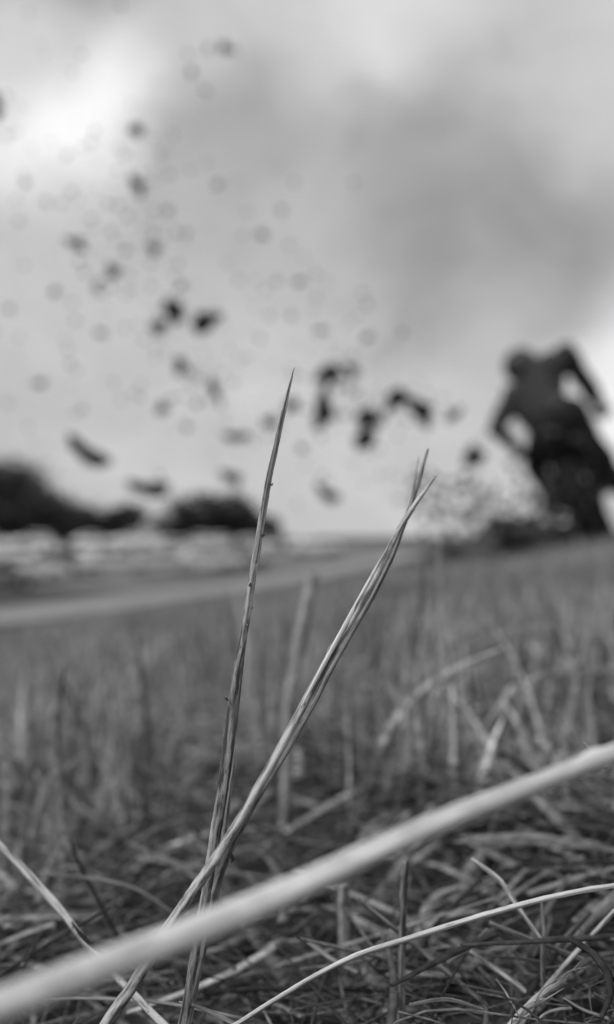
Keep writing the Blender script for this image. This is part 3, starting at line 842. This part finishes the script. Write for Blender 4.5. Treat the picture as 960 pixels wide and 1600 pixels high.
# fine spray between the clods
sv, sf = [], []
tmpl = cl_me[1]; tv_ = np.array([v.co[:] for v in clod_lo.vertices]); tf_ = np.array([p.vertices[:] for p in clod_lo.polygons])
for k in range(1150):
    t_ = random.random() ** .7
    u = 760 - 760 * t_ + random.gauss(0, 60); v = 700 - 420 * t_ + random.gauss(0, 60 + 90 * t_)
    if k % 3 == 0:
        t_ = random.random() ** 1.8; u = 892 - 240 * t_ + random.gauss(0, 16); v = 812 - 30 * t_ + random.gauss(0, 30)
        c_ = np.array(P(u, min(v, 848), random.uniform(5.4, 6.3)))
        sz = (4 + 16 * random.random() ** 2) / FPX * c_[1]; th = random.uniform(0, 6.28); rot = np.array([[math.cos(th), -math.sin(th), 0], [math.sin(th), math.cos(th), 0], [0, 0, 1]])
        sf.append(tf_ + len(sv) * len(tv_)); sv.append((tv_ * sz) @ rot.T + c_); continue
    if k % 2:
        b_ = random.choice(big); u, v = b_[0] + random.gauss(0, 26), b_[1] + random.gauss(0, 24)
    if u > 770 or v > 800: continue
    c_ = np.array(P(u, v, random.uniform(1.8, 4.0))); sz = (2 + 9 * random.random() ** 2) / FPX * c_[1]
    th = random.uniform(0, 6.28); rot = np.array([[math.cos(th), -math.sin(th), 0], [math.sin(th), math.cos(th), 0], [0, 0, 1]])
    sf.append(tf_ + len(sv) * len(tv_)); sv.append((tv_ * sz) @ rot.T + c_)
tag(np_mesh('fine_soil_spray', np.concatenate(sv), np.concatenate(sf), M['clod'], smooth=False), 'fine spray of earth specks thrown across the sky by the rear wheel', 'soil spray', kind='stuff')
# mound
mc = P(775, 856, 6.0); mc.z = gz(mc.x, mc.y)
nr, na = 26, 64
vs_, fs = [], []
rdm = random.Random(4)
ph = [(rdm.uniform(4, 26), rdm.uniform(4, 26), rdm.uniform(0, 6)) for _ in range(12)]
for i in range(nr + 1):
    for k in range(na):
        th = k / na * 6.2832; r_ = i / nr
        x, y = math.cos(th) * r_ * .64, math.sin(th) * r_ * .36
        hgt = .30 * max(0, 1 - r_) ** 1.0 * (1 + .35 * math.cos(th) * r_)
        nz_ = sum(math.sin(x * a + p_) * math.sin(y * b_ + p_ * 2) for a, b_, p_ in ph) * .016
        hgt += nz_ * min(1, (1 - r_) * 4) + rdm.uniform(-.016, .016) * min(1, (1 - r_) * 3)
        wx_, wy_ = mc.x + x, mc.y + y
        vs_.append((x, y, gz(wx_, wy_) - mc.z + max(hgt, 0) - (.03 if i == nr else .0)))
    if i:
        for k in range(na):
            fs.append(((i - 1) * na + k, (i - 1) * na + (k + 1) % na, i * na + (k + 1) % na, i * na + k))
mound = mesh_obj('soil_mound', vs_, fs, M['soil']); mound.location = mc
tag(mound, 'low bank of churned soil in the grass left of the rear wheel', 'soil heap')
for k in range(14):
    th = random.uniform(0, 6.28); rr_ = random.uniform(.1, .56)
    x, y = mc.x + math.cos(th) * rr_ * 1.05, mc.y + math.sin(th) * rr_ * .7
    hz = .30 * max(0, 1 - rr_ / .5)
    o = bpy.data.objects.new('soil_clod', random.choice(cl_me)); col.objects.link(o)
    s = random.uniform(.05, .12); o.scale = (s, s, s); o.location = (x, y, gz(x, y) + hz + s * .2)
    o.rotation_euler = (random.uniform(0, 6), random.uniform(0, 6), 0)
    tag(o, 'lump of soil lying on the churned bank left of the rear wheel', 'soil clod', 'soil lumps on the heap')
pt = P(515, 1166, .43); o = bpy.data.objects.new('soil_clod', cl_me[0]); col.objects.link(o)
o.scale = (.009, .009, .009); o.location = (pt.x, pt.y, pt.z); tag(o, 'tiny dark soil clod caught in the grass behind the leaning straw', 'soil clod')

# ------------------------------------------------------------------ straw stems
def stem_mesh(name, pts, widths, mat, n=90, sides=14, flat=1.0, groove=.12, ridges=4, rough=.04, seed=1, wob=.0, nodes=()):
    """fluted tube along pts; widths = diameters in metres; nodes = places along it where the stem swells at a joint"""
    rd = random.Random(seed)
    C = catmull(pts, n)
    if wob:
        a1, a2 = rd.uniform(0, 6), rd.uniform(0, 6)
        for i, p in enumerate(C):
            p += Vector((math.sin(i * .23 + a1) + .5 * math.sin(i * .61 + a2), 0, 0)) * wob
    vs_, fs, uvs = [], [], []
    s = None; length = 0
    tw = rd.uniform(0, 6); twr = rd.uniform(-.8, .8)
    rn = [1 + rd.uniform(-rough, rough) for _ in range(n + 1)]
    for i in range(n + 1):
        tg = (C[min(i + 1, n)] - C[max(i - 1, 0)]).normalized()
        if s is None: s = tg.orthogonal(); s = (Vector((1, 0, 0)) - tg * tg.x)
        s = (s - tg * s.dot(tg)).normalized(); q = tg.cross(s)
        if i: length += (C[i] - C[i - 1]).length
        r_ = interp(widths, i / n) / 2 * rn[i]
        for nd in nodes: r_ *= 1 + .32 * math.exp(-((i / n - nd) / .007) ** 2)
        for k in range(sides):
            th = k / sides * 2 * math.pi
            rr_ = r_ * (1 + groove * math.sin(ridges * th + tw + twr * i / n * 4) + groove * .5 * math.sin((ridges + 3) * th + tw * 2))
            vs_.append(C[i] + s * math.cos(th) * rr_ + q * math.sin(th) * rr_ * flat)
        if i:
            for k in range(sides):
                k2 = (k + 1) % sides; o0 = (i - 1) * sides
                fs.append((o0 + k, o0 + k2, o0 + sides + k2, o0 + sides + k))
                l0 = length * 100; l1 = (length - (C[i] - C[i - 1]).length) * 100
                uvs += [(k / sides, l1), ((k + 1) / sides, l1), ((k + 1) / sides, l0), (k / sides, l0)]
    c0 = len(vs_); vs_.append(C[0]); vs_.append(C[-1])
    for k in range(sides):
        k2 = (k + 1) % sides
        fs.append((c0, k2, k)); uvs += [(0, 0)] * 3
        fs.append((c0 + 1, n * sides + k, n * sides + k2)); uvs += [(.5, length * 100)] * 3
    base = vs_[c0].copy()
    me = bpy.data.meshes.new(name)
    me.from_pydata([tuple(v - base) for v in vs_], [], fs)
    ul = me.uv_layers.new(name='UVMap'); ul.data.foreach_set('uv', [x for p in uvs for x in p])
    me.polygons.foreach_set('use_smooth', [True] * len(me.polygons)); me.materials.append(mat)
    o = bpy.data.objects.new(name, me); col.objects.link(o); o.location = base
    return o

def PX(lst, d0, d1=None, ease=1.0):
    """list of (u, v) at depths running from d0 to d1"""
    d1 = d0 if d1 is None else d1
    n = len(lst) - 1
    return [P(u, v, d0 + (d1 - d0) * (i / n) ** ease) for i, (u, v) in enumerate(lst)]
def WX(ws, d): return [x * .81 / FPX * d for x in ws]
def to_ground(p, q, sink=.004):
    """continue the line q->p until it meets the soil"""
    d = (p - q).normalized()
    for i in range(400):
        p = p + d * .001
        if p.z < gz(p.x, p.y) - sink: break
    return p
def child(o, c):
    c.parent = o; c.location = c.location - o.location
    return c
FD = .130
def stem(name, uvpts, ws, d0, d1, mat, label, cat='straw', root=True, group=None, ease=1.0, **kw):
    pts = PX(uvpts, d0, d1, ease)
    if root:
        pts = [to_ground(pts[0], pts[1])] + pts; ws = [ws[0]] + list(ws)
    o = stem_mesh(name, pts, WX(ws, (d0 + (d1 or d0)) / 2), M[mat], **kw)
    return tag(o, label, cat, group)

# tall upright straw with the pointed tip
A = stem('dry_straw', [(304, 1500), (318, 1415), (331, 1335), (344, 1250), (357, 1150), (371, 1050), (386, 960), (402, 860), (417, 765), (436, 680), (452, 605), (461, 574)],
         [17, 17, 17, 16.5, 16, 15, 14, 13, 11.5, 9, 5, .8], FD + .001, FD, 'straw',
         'tall upright dry straw with a needle-sharp tip, tallest of all', n=150, groove=.16, ridges=3, rough=.05, seed=3, wob=.00005)
child(A, stem_mesh('leaf_sheath', PX([(322, 1420), (336, 1335), (352, 1240), (368, 1130), (380, 1030), (388, 975)], FD + .0020), WX([11, 11, 10, 9, 6, 1], FD), M['straw_dark'], n=60, seed=5, rough=.08))
child(A, stem_mesh('leaf_sheath', PX([(400, 880), (412, 800), (421, 745), (432, 690), (441, 640)], FD - .0006), WX([4, 7, 7, 5, 1], FD), M['straw_dark'], n=50, seed=6, rough=.08))
for i, (u, v, du, dv) in enumerate([(421, 752, 6, 6), (410, 838, 6, -4), (391, 946, 5, 4), (384, 975, 6, 3), (356, 1094, -5, -4), (390, 915, 5, -5)]):
    child(A, stem_mesh('splinter', [P(u, v, FD - .0002), P(u + du * .6, v + dv, FD - .0006), P(u + du, v + dv * .4, FD - .001)], WX([5, 3.4, 1.2], FD), M['straw_dark'], n=6, sides=6, seed=i))
stem('dry_straw', [(326, 1440), (340, 1370), (352, 1295), (361, 1225), (369, 1168)], [11, 10, 9, 7, 1.5], FD + .004, FD + .004, 'straw_mid',
     'short thin straw tip tucked behind the base of the tall upright straw', n=60, seed=8)
# leaning pair
B = stem('dry_straw', [(166, 1604), (214, 1530), (262, 1453), (318, 1370), (372, 1287), (424, 1196), (470, 1110), (518, 1022), (560, 948), (600, 876), (632, 814), (658, 775), (681, 744)],
         [22, 21, 20, 19, 17, 16, 15, 14, 13, 12, 11, 10, 6], FD - .0035, FD + .018, 'straw',
         'leaning pale straw running from bottom left to the lower fork tip, in sharp focus', ease=4.0, n=150, groove=.12, ridges=3, seed=11, wob=.00006, nodes=(.62,))
child(B, stem_mesh('leaf_sheath', PX([(470, 1106), (505, 1040), (545, 966), (585, 893), (618, 835)], FD - .0035, FD + .010, 2.0), WX([3, 8, 8, 7, 1], FD), M['straw_pale'], n=50, seed=12))
Cst = stem('dry_straw', [(288, 1604), (308, 1518), (322, 1453), (340, 1380), (364, 1318), (396, 1256), (438, 1190), (482, 1112), (530, 1022), (572, 949), (611, 872), (636, 808), (654, 752), (669, 702)],
           [20, 19, 17, 16, 15, 15, 13, 12, 12, 11, 10, 9, 8, 4], FD + .0035, FD + .0225, 'straw_dark',
           'leaning darker straw behind the pale one, ending in the upper fork tip', ease=4.0, n=150, groove=.16, ridges=3, seed=14, wob=.00006, nodes=(.27,))
child(Cst, stem_mesh('leaf_sheath', PX([(634, 815), (645, 770), (655, 712)], FD + .0190, FD + .0225), WX([5, 4, 1], FD), M['straw_dark'], n=30, seed=15))
child(Cst, stem_mesh('splinter', PX([(359, 1332), (364, 1342), (361, 1348)], FD + .001), WX([6, 6, 2], FD), M['clod'], n=8, sides=6, seed=16))
# thick blurred straw across the front
Fst = stem('dry_straw', [(-140, 1622), (-60, 1594), (40, 1556), (140, 1518), (250, 1476), (380, 1424), (520, 1361), (660, 1296), (800, 1240), (960, 1177), (1080, 1132), (1200, 1092)],
           [56, 55, 54, 54, 53, 50, 47, 44, 40, 37, 34, 32], .058, .096, 'straw_pale', 'thick pale straw slanting across the whole front, blurred and nearest of all', root=False, n=90, groove=.07, ridges=4, rough=.02, seed=21, nodes=(.80,))
for v_ in ():
    pass
# straw at the lower left
Lst = stem('dry_straw', [(300, 1640), (255, 1600), (202, 1546), (166, 1507), (132, 1470), (95, 1422), (55, 1378), (0, 1318), (-60, 1250)],
           [13, 14, 14, 14, 13, 15, 16, 15, 13], .135, .165, 'straw', 'pale straw slanting down from the left edge with a dark sheath', root=True, n=70, groove=.06, seed=31, nodes=(.55,))
child(Lst, stem_mesh('leaf_sheath', PX([(172, 1496), (150, 1482), (128, 1462), (112, 1440)], .142, .148), WX([2, 7, 8, 2], .145), M['clod'], n=30, seed=32))
# thin bow at the lower right
stem('dry_straw', [(300, 1640), (370, 1600), (430, 1562), (492, 1525), (560, 1492), (640, 1466), (720, 1441), (800, 1418), (880, 1398), (960, 1384), (1040, 1376)],
     [8, 8, 8.5, 9, 9.5, 10, 10, 9.5, 9, 8, 7], FD, FD + .004, 'straw_bow', 'thin bright straw bowing up across the lower right corner', root=False, n=90, groove=.16, seed=41, rough=.06, wob=.00004, nodes=(.86,))
# upright blurred stems further back
stem('dry_straw', [(440, 1350), (446, 1240), (449, 1120), (462, 1040), (476, 960), (490, 897)], [20, 20, 20, 24, 25, 23], .28, .31, 'straw_mid',
     'blurred upright pale stalk with a blunt top between the two sharp straws', n=40, seed=51, groove=.08)
stem('dry_straw', [(542, 1590), (540, 1500), (538, 1430), (536, 1382)], [26, 26, 25, 20], .185, .185, 'straw_mid', 'stubby frayed pale stalk standing below the thick slanting straw', n=40, seed=52, groove=.22, rough=.12)
stem('dry_straw', [(627, 1580), (629, 1480), (631, 1400), (634, 1344)], [16, 15, 15, 12], .150, .152, 'straw_dark', 'thin dark cut stalk standing just right of the stubby frayed stalk', n=40, seed=53, groove=.2, rough=.1)
stem('dry_straw', [(948, 1200), (930, 1180), (912, 1160)], [9, 8, 5], .135, .138, 'straw_mid', 'broken straw tip poking out above the thick straw at right', root=False, n=20, seed=54)
stem('dry_straw', [(560, 1190), (612, 1098), (690, 1036), (770, 1000), (850, 991), (930, 1000), (1000, 1025)], [10, 11, 12, 12, 11, 9, 6], .50, .56, 'straw_mid', 'pale blurred straw arching over the grass at the right', n=60, seed=55)
litter = [
    ([(737, 1342), (780, 1374), (812, 1420), (846, 1470)], [7, 10, 10, 8], .155, .145, 'straw', 'kinked pale straw pointing down right above the thin bow'),
    ([(560, 1405), (640, 1470), (705, 1525), (765, 1575)], [9, 10, 10, 8], .155, .150, 'straw_dark', 'long dark straw slanting down right under the thin bow'),
    ([(790, 1650), (830, 1574), (890, 1500), (975, 1408)], [10, 11, 10, 8], .140, .150, 'straw', 'straight straw rising to the lower right edge'),
    ([(770, 1640), (810, 1590), (850, 1552), (885, 1530)], [15, 14, 12, 3], .138, .142, 'straw', 'frayed pale stub in the lower right corner'),
    ([(765, 1442), (830, 1468), (900, 1495), (985, 1528)], [8, 9, 9, 7], .152, .150, 'straw_dark', 'dark straw sloping down to the right edge below the thin bow'),
    ([(850, 1560), (848, 1500), (850, 1455), (846, 1402)], [9, 8, 7, 3], .146, .150, 'straw_dark', 'dark upright thorn-like straw in the lower right litter'),
    ([(700, 1505), (735, 1480), (762, 1452)], [9, 10, 6], .158, .156, 'straw_mid', 'short straw slanting up right in the middle of the lower right litter'),
    ([(735, 1485), (775, 1515), (815, 1545), (830, 1560)], [8, 11, 11, 6], .152, .148, 'straw', 'short pale straw slanting down right in the lower right litter'),
    ([(845, 1468), (900, 1466), (980, 1468)], [6, 7, 6], .150, .150, 'straw_dark', 'thin level straw at the right edge below the thin bow'),
    ([(868, 1490), (905, 1452), (975, 1392)], [18, 24, 24], .165, .175, 'straw_mid', 'broad blurred straw at the right edge under the thin bow'),
    ([(480, 1470), (520, 1500), (560, 1520)], [8, 9, 6], .165, .160, 'straw_mid', 'short dull straw left of the stubby stalk'),
    ([(280, 1565), (320, 1577), (372, 1602)], [3, 8, 9], .133, .131, 'straw_mid', 'thin pointed straw crossing the base of the darker leaning straw'),
    ([(60, 1560), (150, 1560), (260, 1568), (380, 1592)], [4, 6, 6, 5], .150, .145, 'straw_mid', 'thin level straw low at the left below the thick straw'),
    ([(60, 1365), (140, 1372), (210, 1388), (270, 1425)], [4, 5, 5, 3], .185, .185, 'straw_mid', 'thin level straw across the lower left grass'),
    ([(640, 1570), (700, 1562), (760, 1580)], [5, 7, 5], .142, .142, 'straw_mid', 'small bent straw at the bottom edge left of the frayed stub'),
    ([(880, 1560), (915, 1580), (975, 1600)], [6, 8, 8], .138, .138, 'straw_dark', 'dark straw at the bottom right corner edge'),
]
for i, (pts, ws, d0, d1, mat, lab) in enumerate(litter):
    stem('dry_straw', pts, ws, d0, d1, mat, lab, root=False, n=30, sides=10, seed=60 + i, groove=.15, rough=.07)

stub = next(o for o in bpy.data.objects if o.get('label', '').startswith('frayed pale stub'))
for i in range(7):
    u0, v0 = 800 + i * 12, 1596 - i * 10
    child(stub, stem_mesh('fibre', PX([(u0, v0), (u0 + 22 + random.uniform(-8, 8), v0 - 16 + random.uniform(-9, 9)), (u0 + 46 + random.uniform(-12, 12), v0 - 34 + random.uniform(-14, 14))], .1375), WX([5, 4, 1], .138), M['straw'], n=12, sides=6, seed=90 + i))
# single grass blades that stand out
def blade_obj(uvpts, ws, d0, d1, shade, label, seed=0):
    pts = PX(uvpts, d0, d1)
    pts = [to_ground(pts[0], pts[1])] + pts; ws = WX([ws[0]] + ws, (d0 + d1) / 2)
    n = 16; C = catmull(pts, n); V, Fq = [], []
    base = C[0].copy(); rd = random.Random(seed); tw = rd.uniform(-.5, .5)
    for i, p in enumerate(C):
        h = interp(ws, i / n) / 2; a = tw + i / n * rd.uniform(.3, .5)
        sdv = Vector((math.cos(a), math.sin(a), 0)); nv = Vector((-math.sin(a), math.cos(a), 0))
        V += [p - base - sdv * h, p - base + nv * h * .5, p - base + sdv * h, p - base + nv * h * .7]
        if i:
            o0 = (i - 1) * 4
            for k in range(4): Fq.append((o0 + k, o0 + (k + 1) % 4, o0 + 4 + (k + 1) % 4, o0 + 4 + k))
    o = np_mesh('grass_blade', V, Fq, M['blade'], np.full(len(V), shade)); o.location = base
    return tag(o, label, 'grass blade', 'grass blades standing out of the lawn')
for i, a in enumerate([
    ([(102, 1390), (99, 1260), (88, 1150), (102, 1036)], [22, 22, 17, 4],   .24, .26, .34, 'pale blurred grass blade, tallest at the left side'),
    ([(78, 1380), (84, 1240), (78, 1150), (92, 1080)], [10, 12, 10, 3], .26, .28, .30, 'thin pale blade just left of the tallest left blade'),
    ([(150, 1400), (135, 1372), (118, 1335), (108, 1310)], [8, 9, 8, 3], .19, .19, .05, 'short curved dark blade at the lower left'),
    ([(30, 1400), (40, 1290), (50, 1200), (57, 1150)], [14, 14, 11, 3], .24, .25, .18, 'pale grass blade near the left edge'),
    ([(715, 1230), (728, 1130), (732, 1070), (714, 1006)], [16, 18, 16, 4], .34, .36, .06, 'dark bent blade left of centre in the right-hand grass'),
    ([(800, 1220), (806, 1130), (812, 1070), (822, 990)], [15, 17, 15, 4], .36, .38, .08, 'dark upright blade in the middle of the right-hand grass'),
    ([(690, 1230), (688, 1150), (684, 1110), (690, 1060)], [10, 12, 11, 3], .36, .38, .06, 'shorter dark blade left of the dark bent one'),
    ([(800, 1180), (780, 1140), (758, 1105), (742, 1060)], [11, 13, 11, 3], .34, .35, .07, 'dark blade leaning left between the two dark upright blades'),
    ([(930, 1180), (900, 1080), (870, 980), (845, 925)], [9, 10, 9, 3], .50, .52, .22, 'pale thin blade leaning left near the right edge'),
    ([(235, 1320), (225, 1240), (215, 1180)], [10, 10, 3], .26, .27, .07, 'dark short blade in the grass left of the tall straw'),
]): blade_obj(*a, seed=i)

# ------------------------------------------------------------------ grass and thatch (nobody could count it)
def grass(name, n, d0, d1, h0, h1, w0, w1, nseg, label, dens_pow=1.0, lean=.6, dead=.35, clump=0.0, half=.62, fold=.35, lit=.05, gain=1.0, box=None):
    d = d0 + (d1 - d0) * rng.random(n) ** dens_pow
    x = (rng.random(n) * 2 - 1) * d * half; y = d
    if clump:
        nc = max(8, n // 22); ci = rng.integers(0, nc, n)
        x = x[ci] + rng.normal(size=n) * clump; y = y[ci] + rng.normal(size=n) * clump
    if box:
        x = (rng.random(n) * 2 - 1) * box[0]; y = box[1] + (box[2] - box[1]) * rng.random(n)
        ok = np.abs(x) > np.maximum(y, 0) * .62 + .06; x, y = x[ok], y[ok]; n = len(x)
    else: y = np.maximum(y, d0)
    z = ground_z(x, y) - .002
    patch = .5 + .5 * np.sin(x * 9 + 2 * np.sin(y * 5)) * np.sin(y * 7 + x * 3)
    h = (h0 + (h1 - h0) * rng.random(n) ** 1.8) * (.65 + .6 * patch)
    wd_ = w0 + (w1 - w0) * rng.random(n)
    az = rng.random(n) * 6.283; ln = lean * rng.random(n) ** 1.2; fa = az + rng.normal(size=n) * 1.0
    isdead = rng.random(n) < dead
    pz = np.sin(x * 23 + 3 * np.sin(y * 11)) * np.sin(y * 19 + 2 * np.sin(x * 13)) + .7 * np.sin(x * 61 + 5) * np.sin(y * 47 + 1)
    tone = np.where(isdead, .24 + .32 * rng.random(n), lit + .14 * rng.random(n)) * np.clip(1 + .45 * pz, .35, 1.9) * 1.25 * gain
    kink = np.where(isdead, rng.random(n), 0)
    ts = np.linspace(0, 1, nseg + 1)
    V = np.zeros((n, nseg + 1, 3, 3)); 
    sx, sy = np.cos(fa), np.sin(fa)
    for i, t_ in enumerate(ts):
        out = ln * h * (t_ ** 1.7) * (1 + kink)
        up_ = h * t_ * (1 - .45 * ln * t_) * (1 - .6 * kink * t_)
        cx_, cy_ = x + np.cos(az) * out, y + np.sin(az) * out
        cz_ = z + np.maximum(up_, .0015 * t_)
        ww = wd_ * .5 * (1 - t_ ** 2.2) + wd_ * .02
        V[:, i, 0] = np.stack([cx_ - sx * ww, cy_ - sy * ww, cz_], -1)
        V[:, i, 1] = np.stack([cx_ - sy * ww * fold, cy_ + sx * ww * fold, cz_], -1)
        V[:, i, 2] = np.stack([cx_ + sx * ww, cy_ + sy * ww, cz_], -1)
    nv = (nseg + 1) * 3
    one = []
    for i in range(nseg):
        for k in (0, 1): one.append((i * 3 + k, i * 3 + k + 1, i * 3 + k + 4, i * 3 + k + 3))
    Fq = (np.array(one)[None] + (np.arange(n) * nv)[:, None, None]).reshape(-1, 4)
    o = np_mesh(name, V.reshape(-1, 3), Fq, M['blade'], np.repeat(tone, nv))
    return tag(o, label, 'grass', kind='stuff')
grass('near_grass', 3600, .22, .80, .014, .048, .0010, .0030, 7, 'soft out-of-focus grass right behind the straws', dens_pow=.7, lean=1.0, dead=.5, clump=.010, half=.7, lit=.22, gain=1.3)
grass('side_grass', 9000, .1, .8, .012, .040, .0010, .0030, 5, 'short lawn grass to either side of the straws', lean=1.0, dead=.5, lit=.2, box=(1.3, -.3, 1.3))
grass('tall_grass', 2500, .27, .95, .034, .086, .0016, .0042, 9, 'taller grass blades rising above the lawn', dens_pow=.9, lean=.55, dead=.6, half=.6, lit=.12, clump=.012, gain=1.08)
grass('middle_grass', 26000, .6, 2.6, .018, .066, .0014, .004, 5, 'blurred lawn grass in the middle distance', dens_pow=.75, lean=.9, dead=.5, clump=.02, lit=.19)
grass('far_grass', 60000, 2.3, 14, .03, .085, .003, .008, 3, 'blurred lawn grass up to the crest of the slope', dens_pow=.8, lean=.8, dead=.4, clump=.06, lit=.17)
grass('slope_grass', 30000, 12, 30, .05, .13, .01, .03, 2, 'far grass on the slope down to the road', dens_pow=.8, lean=.7, dead=.3, clump=.2, lit=.12)

def thatch(name, n, d0, d1, l0, l1, w0, w1, label, lift, lit=(.10, .42), flat=.5, tilt=.25):
    d = d0 + (d1 - d0) * rng.random(n) ** .8
    x = (rng.random(n) * 2 - 1) * (d * .62 + .02); y = d
    z = ground_z(x, y) + lift * rng.random(n) ** 1.3
    Ln = l0 + (l1 - l0) * rng.random(n); az = rng.random(n) * 6.283
    tl = rng.normal(size=n) * tilt; bend = rng.normal(size=n) * .35; sag = rng.random(n) * .25
    rad = .5 * (w0 + (w1 - w0) * rng.random(n) ** 1.5)
    tone = lit[0] + (lit[1] - lit[0]) * rng.random(n) ** 1.6
    nseg, S = 4, 5
    V = np.zeros((n, nseg + 1, S, 3))
    for i in range(nseg + 1):
        t_ = i / nseg - .5
        a = az + bend * t_
        cx_ = x + np.cos(a) * Ln * t_; cy_ = y + np.sin(a) * Ln * t_
        cz_ = z + np.sin(tl) * Ln * t_ + sag * Ln * (.25 - t_ * t_)
        cz_ = np.maximum(cz_, ground_z(cx_, cy_) + rad * .5)
        r_ = rad * (1 - .55 * (i / nseg) ** 2)
        for k in range(S):
            th = k / S * 6.2832
            ox, oz = np.cos(th) * r_, np.sin(th) * r_ * flat
            V[:, i, k] = np.stack([cx_ - np.sin(a) * ox, cy_ + np.cos(a) * ox, cz_ + oz], -1)
    nv = (nseg + 1) * S
    one = []
    for i in range(nseg):
        for k in range(S): one.append((i * S + k, i * S + (k + 1) % S, (i + 1) * S + (k + 1) % S, (i + 1) * S + k))
    Fq = (np.array(one)[None] + (np.arange(n) * nv)[:, None, None]).reshape(-1, 4)
    o = np_mesh(name, V.reshape(-1, 3), Fq, M['blade'], np.repeat(tone, nv))
    return tag(o, label, 'dead grass', kind='stuff')
thatch('dead_grass', 1700, .105, .42, .015, .05, .0005, .0019, 'tangled dead grass lying on the soil under the straws', .018, lit=(.04, .30))
thatch('near_leaves', 130, .12, .3,   .012, .035, .0012, .0026, 'broad dead grass leaves among the straws', .018, lit=(.06, .42), flat=.2, tilt=.4)
thatch('fallen_leaves', 1000, .17, .6, .02, .06, .002, .005, 'broad dead grass leaves lying behind the straws', .016, lit=(.22, .62), flat=.22)
thatch('fine_litter', 4500, .105, .30, .006, .022, .0002, .0007, 'fine broken bits of dead grass on the soil', .014, lit=(.06, .4), flat=.9)
thatch('matted_grass', 9000, .4, 2.2, .03, .08, .001, .003, 'matted dead grass between the lawn blades', .012, lit=(.15, .5))
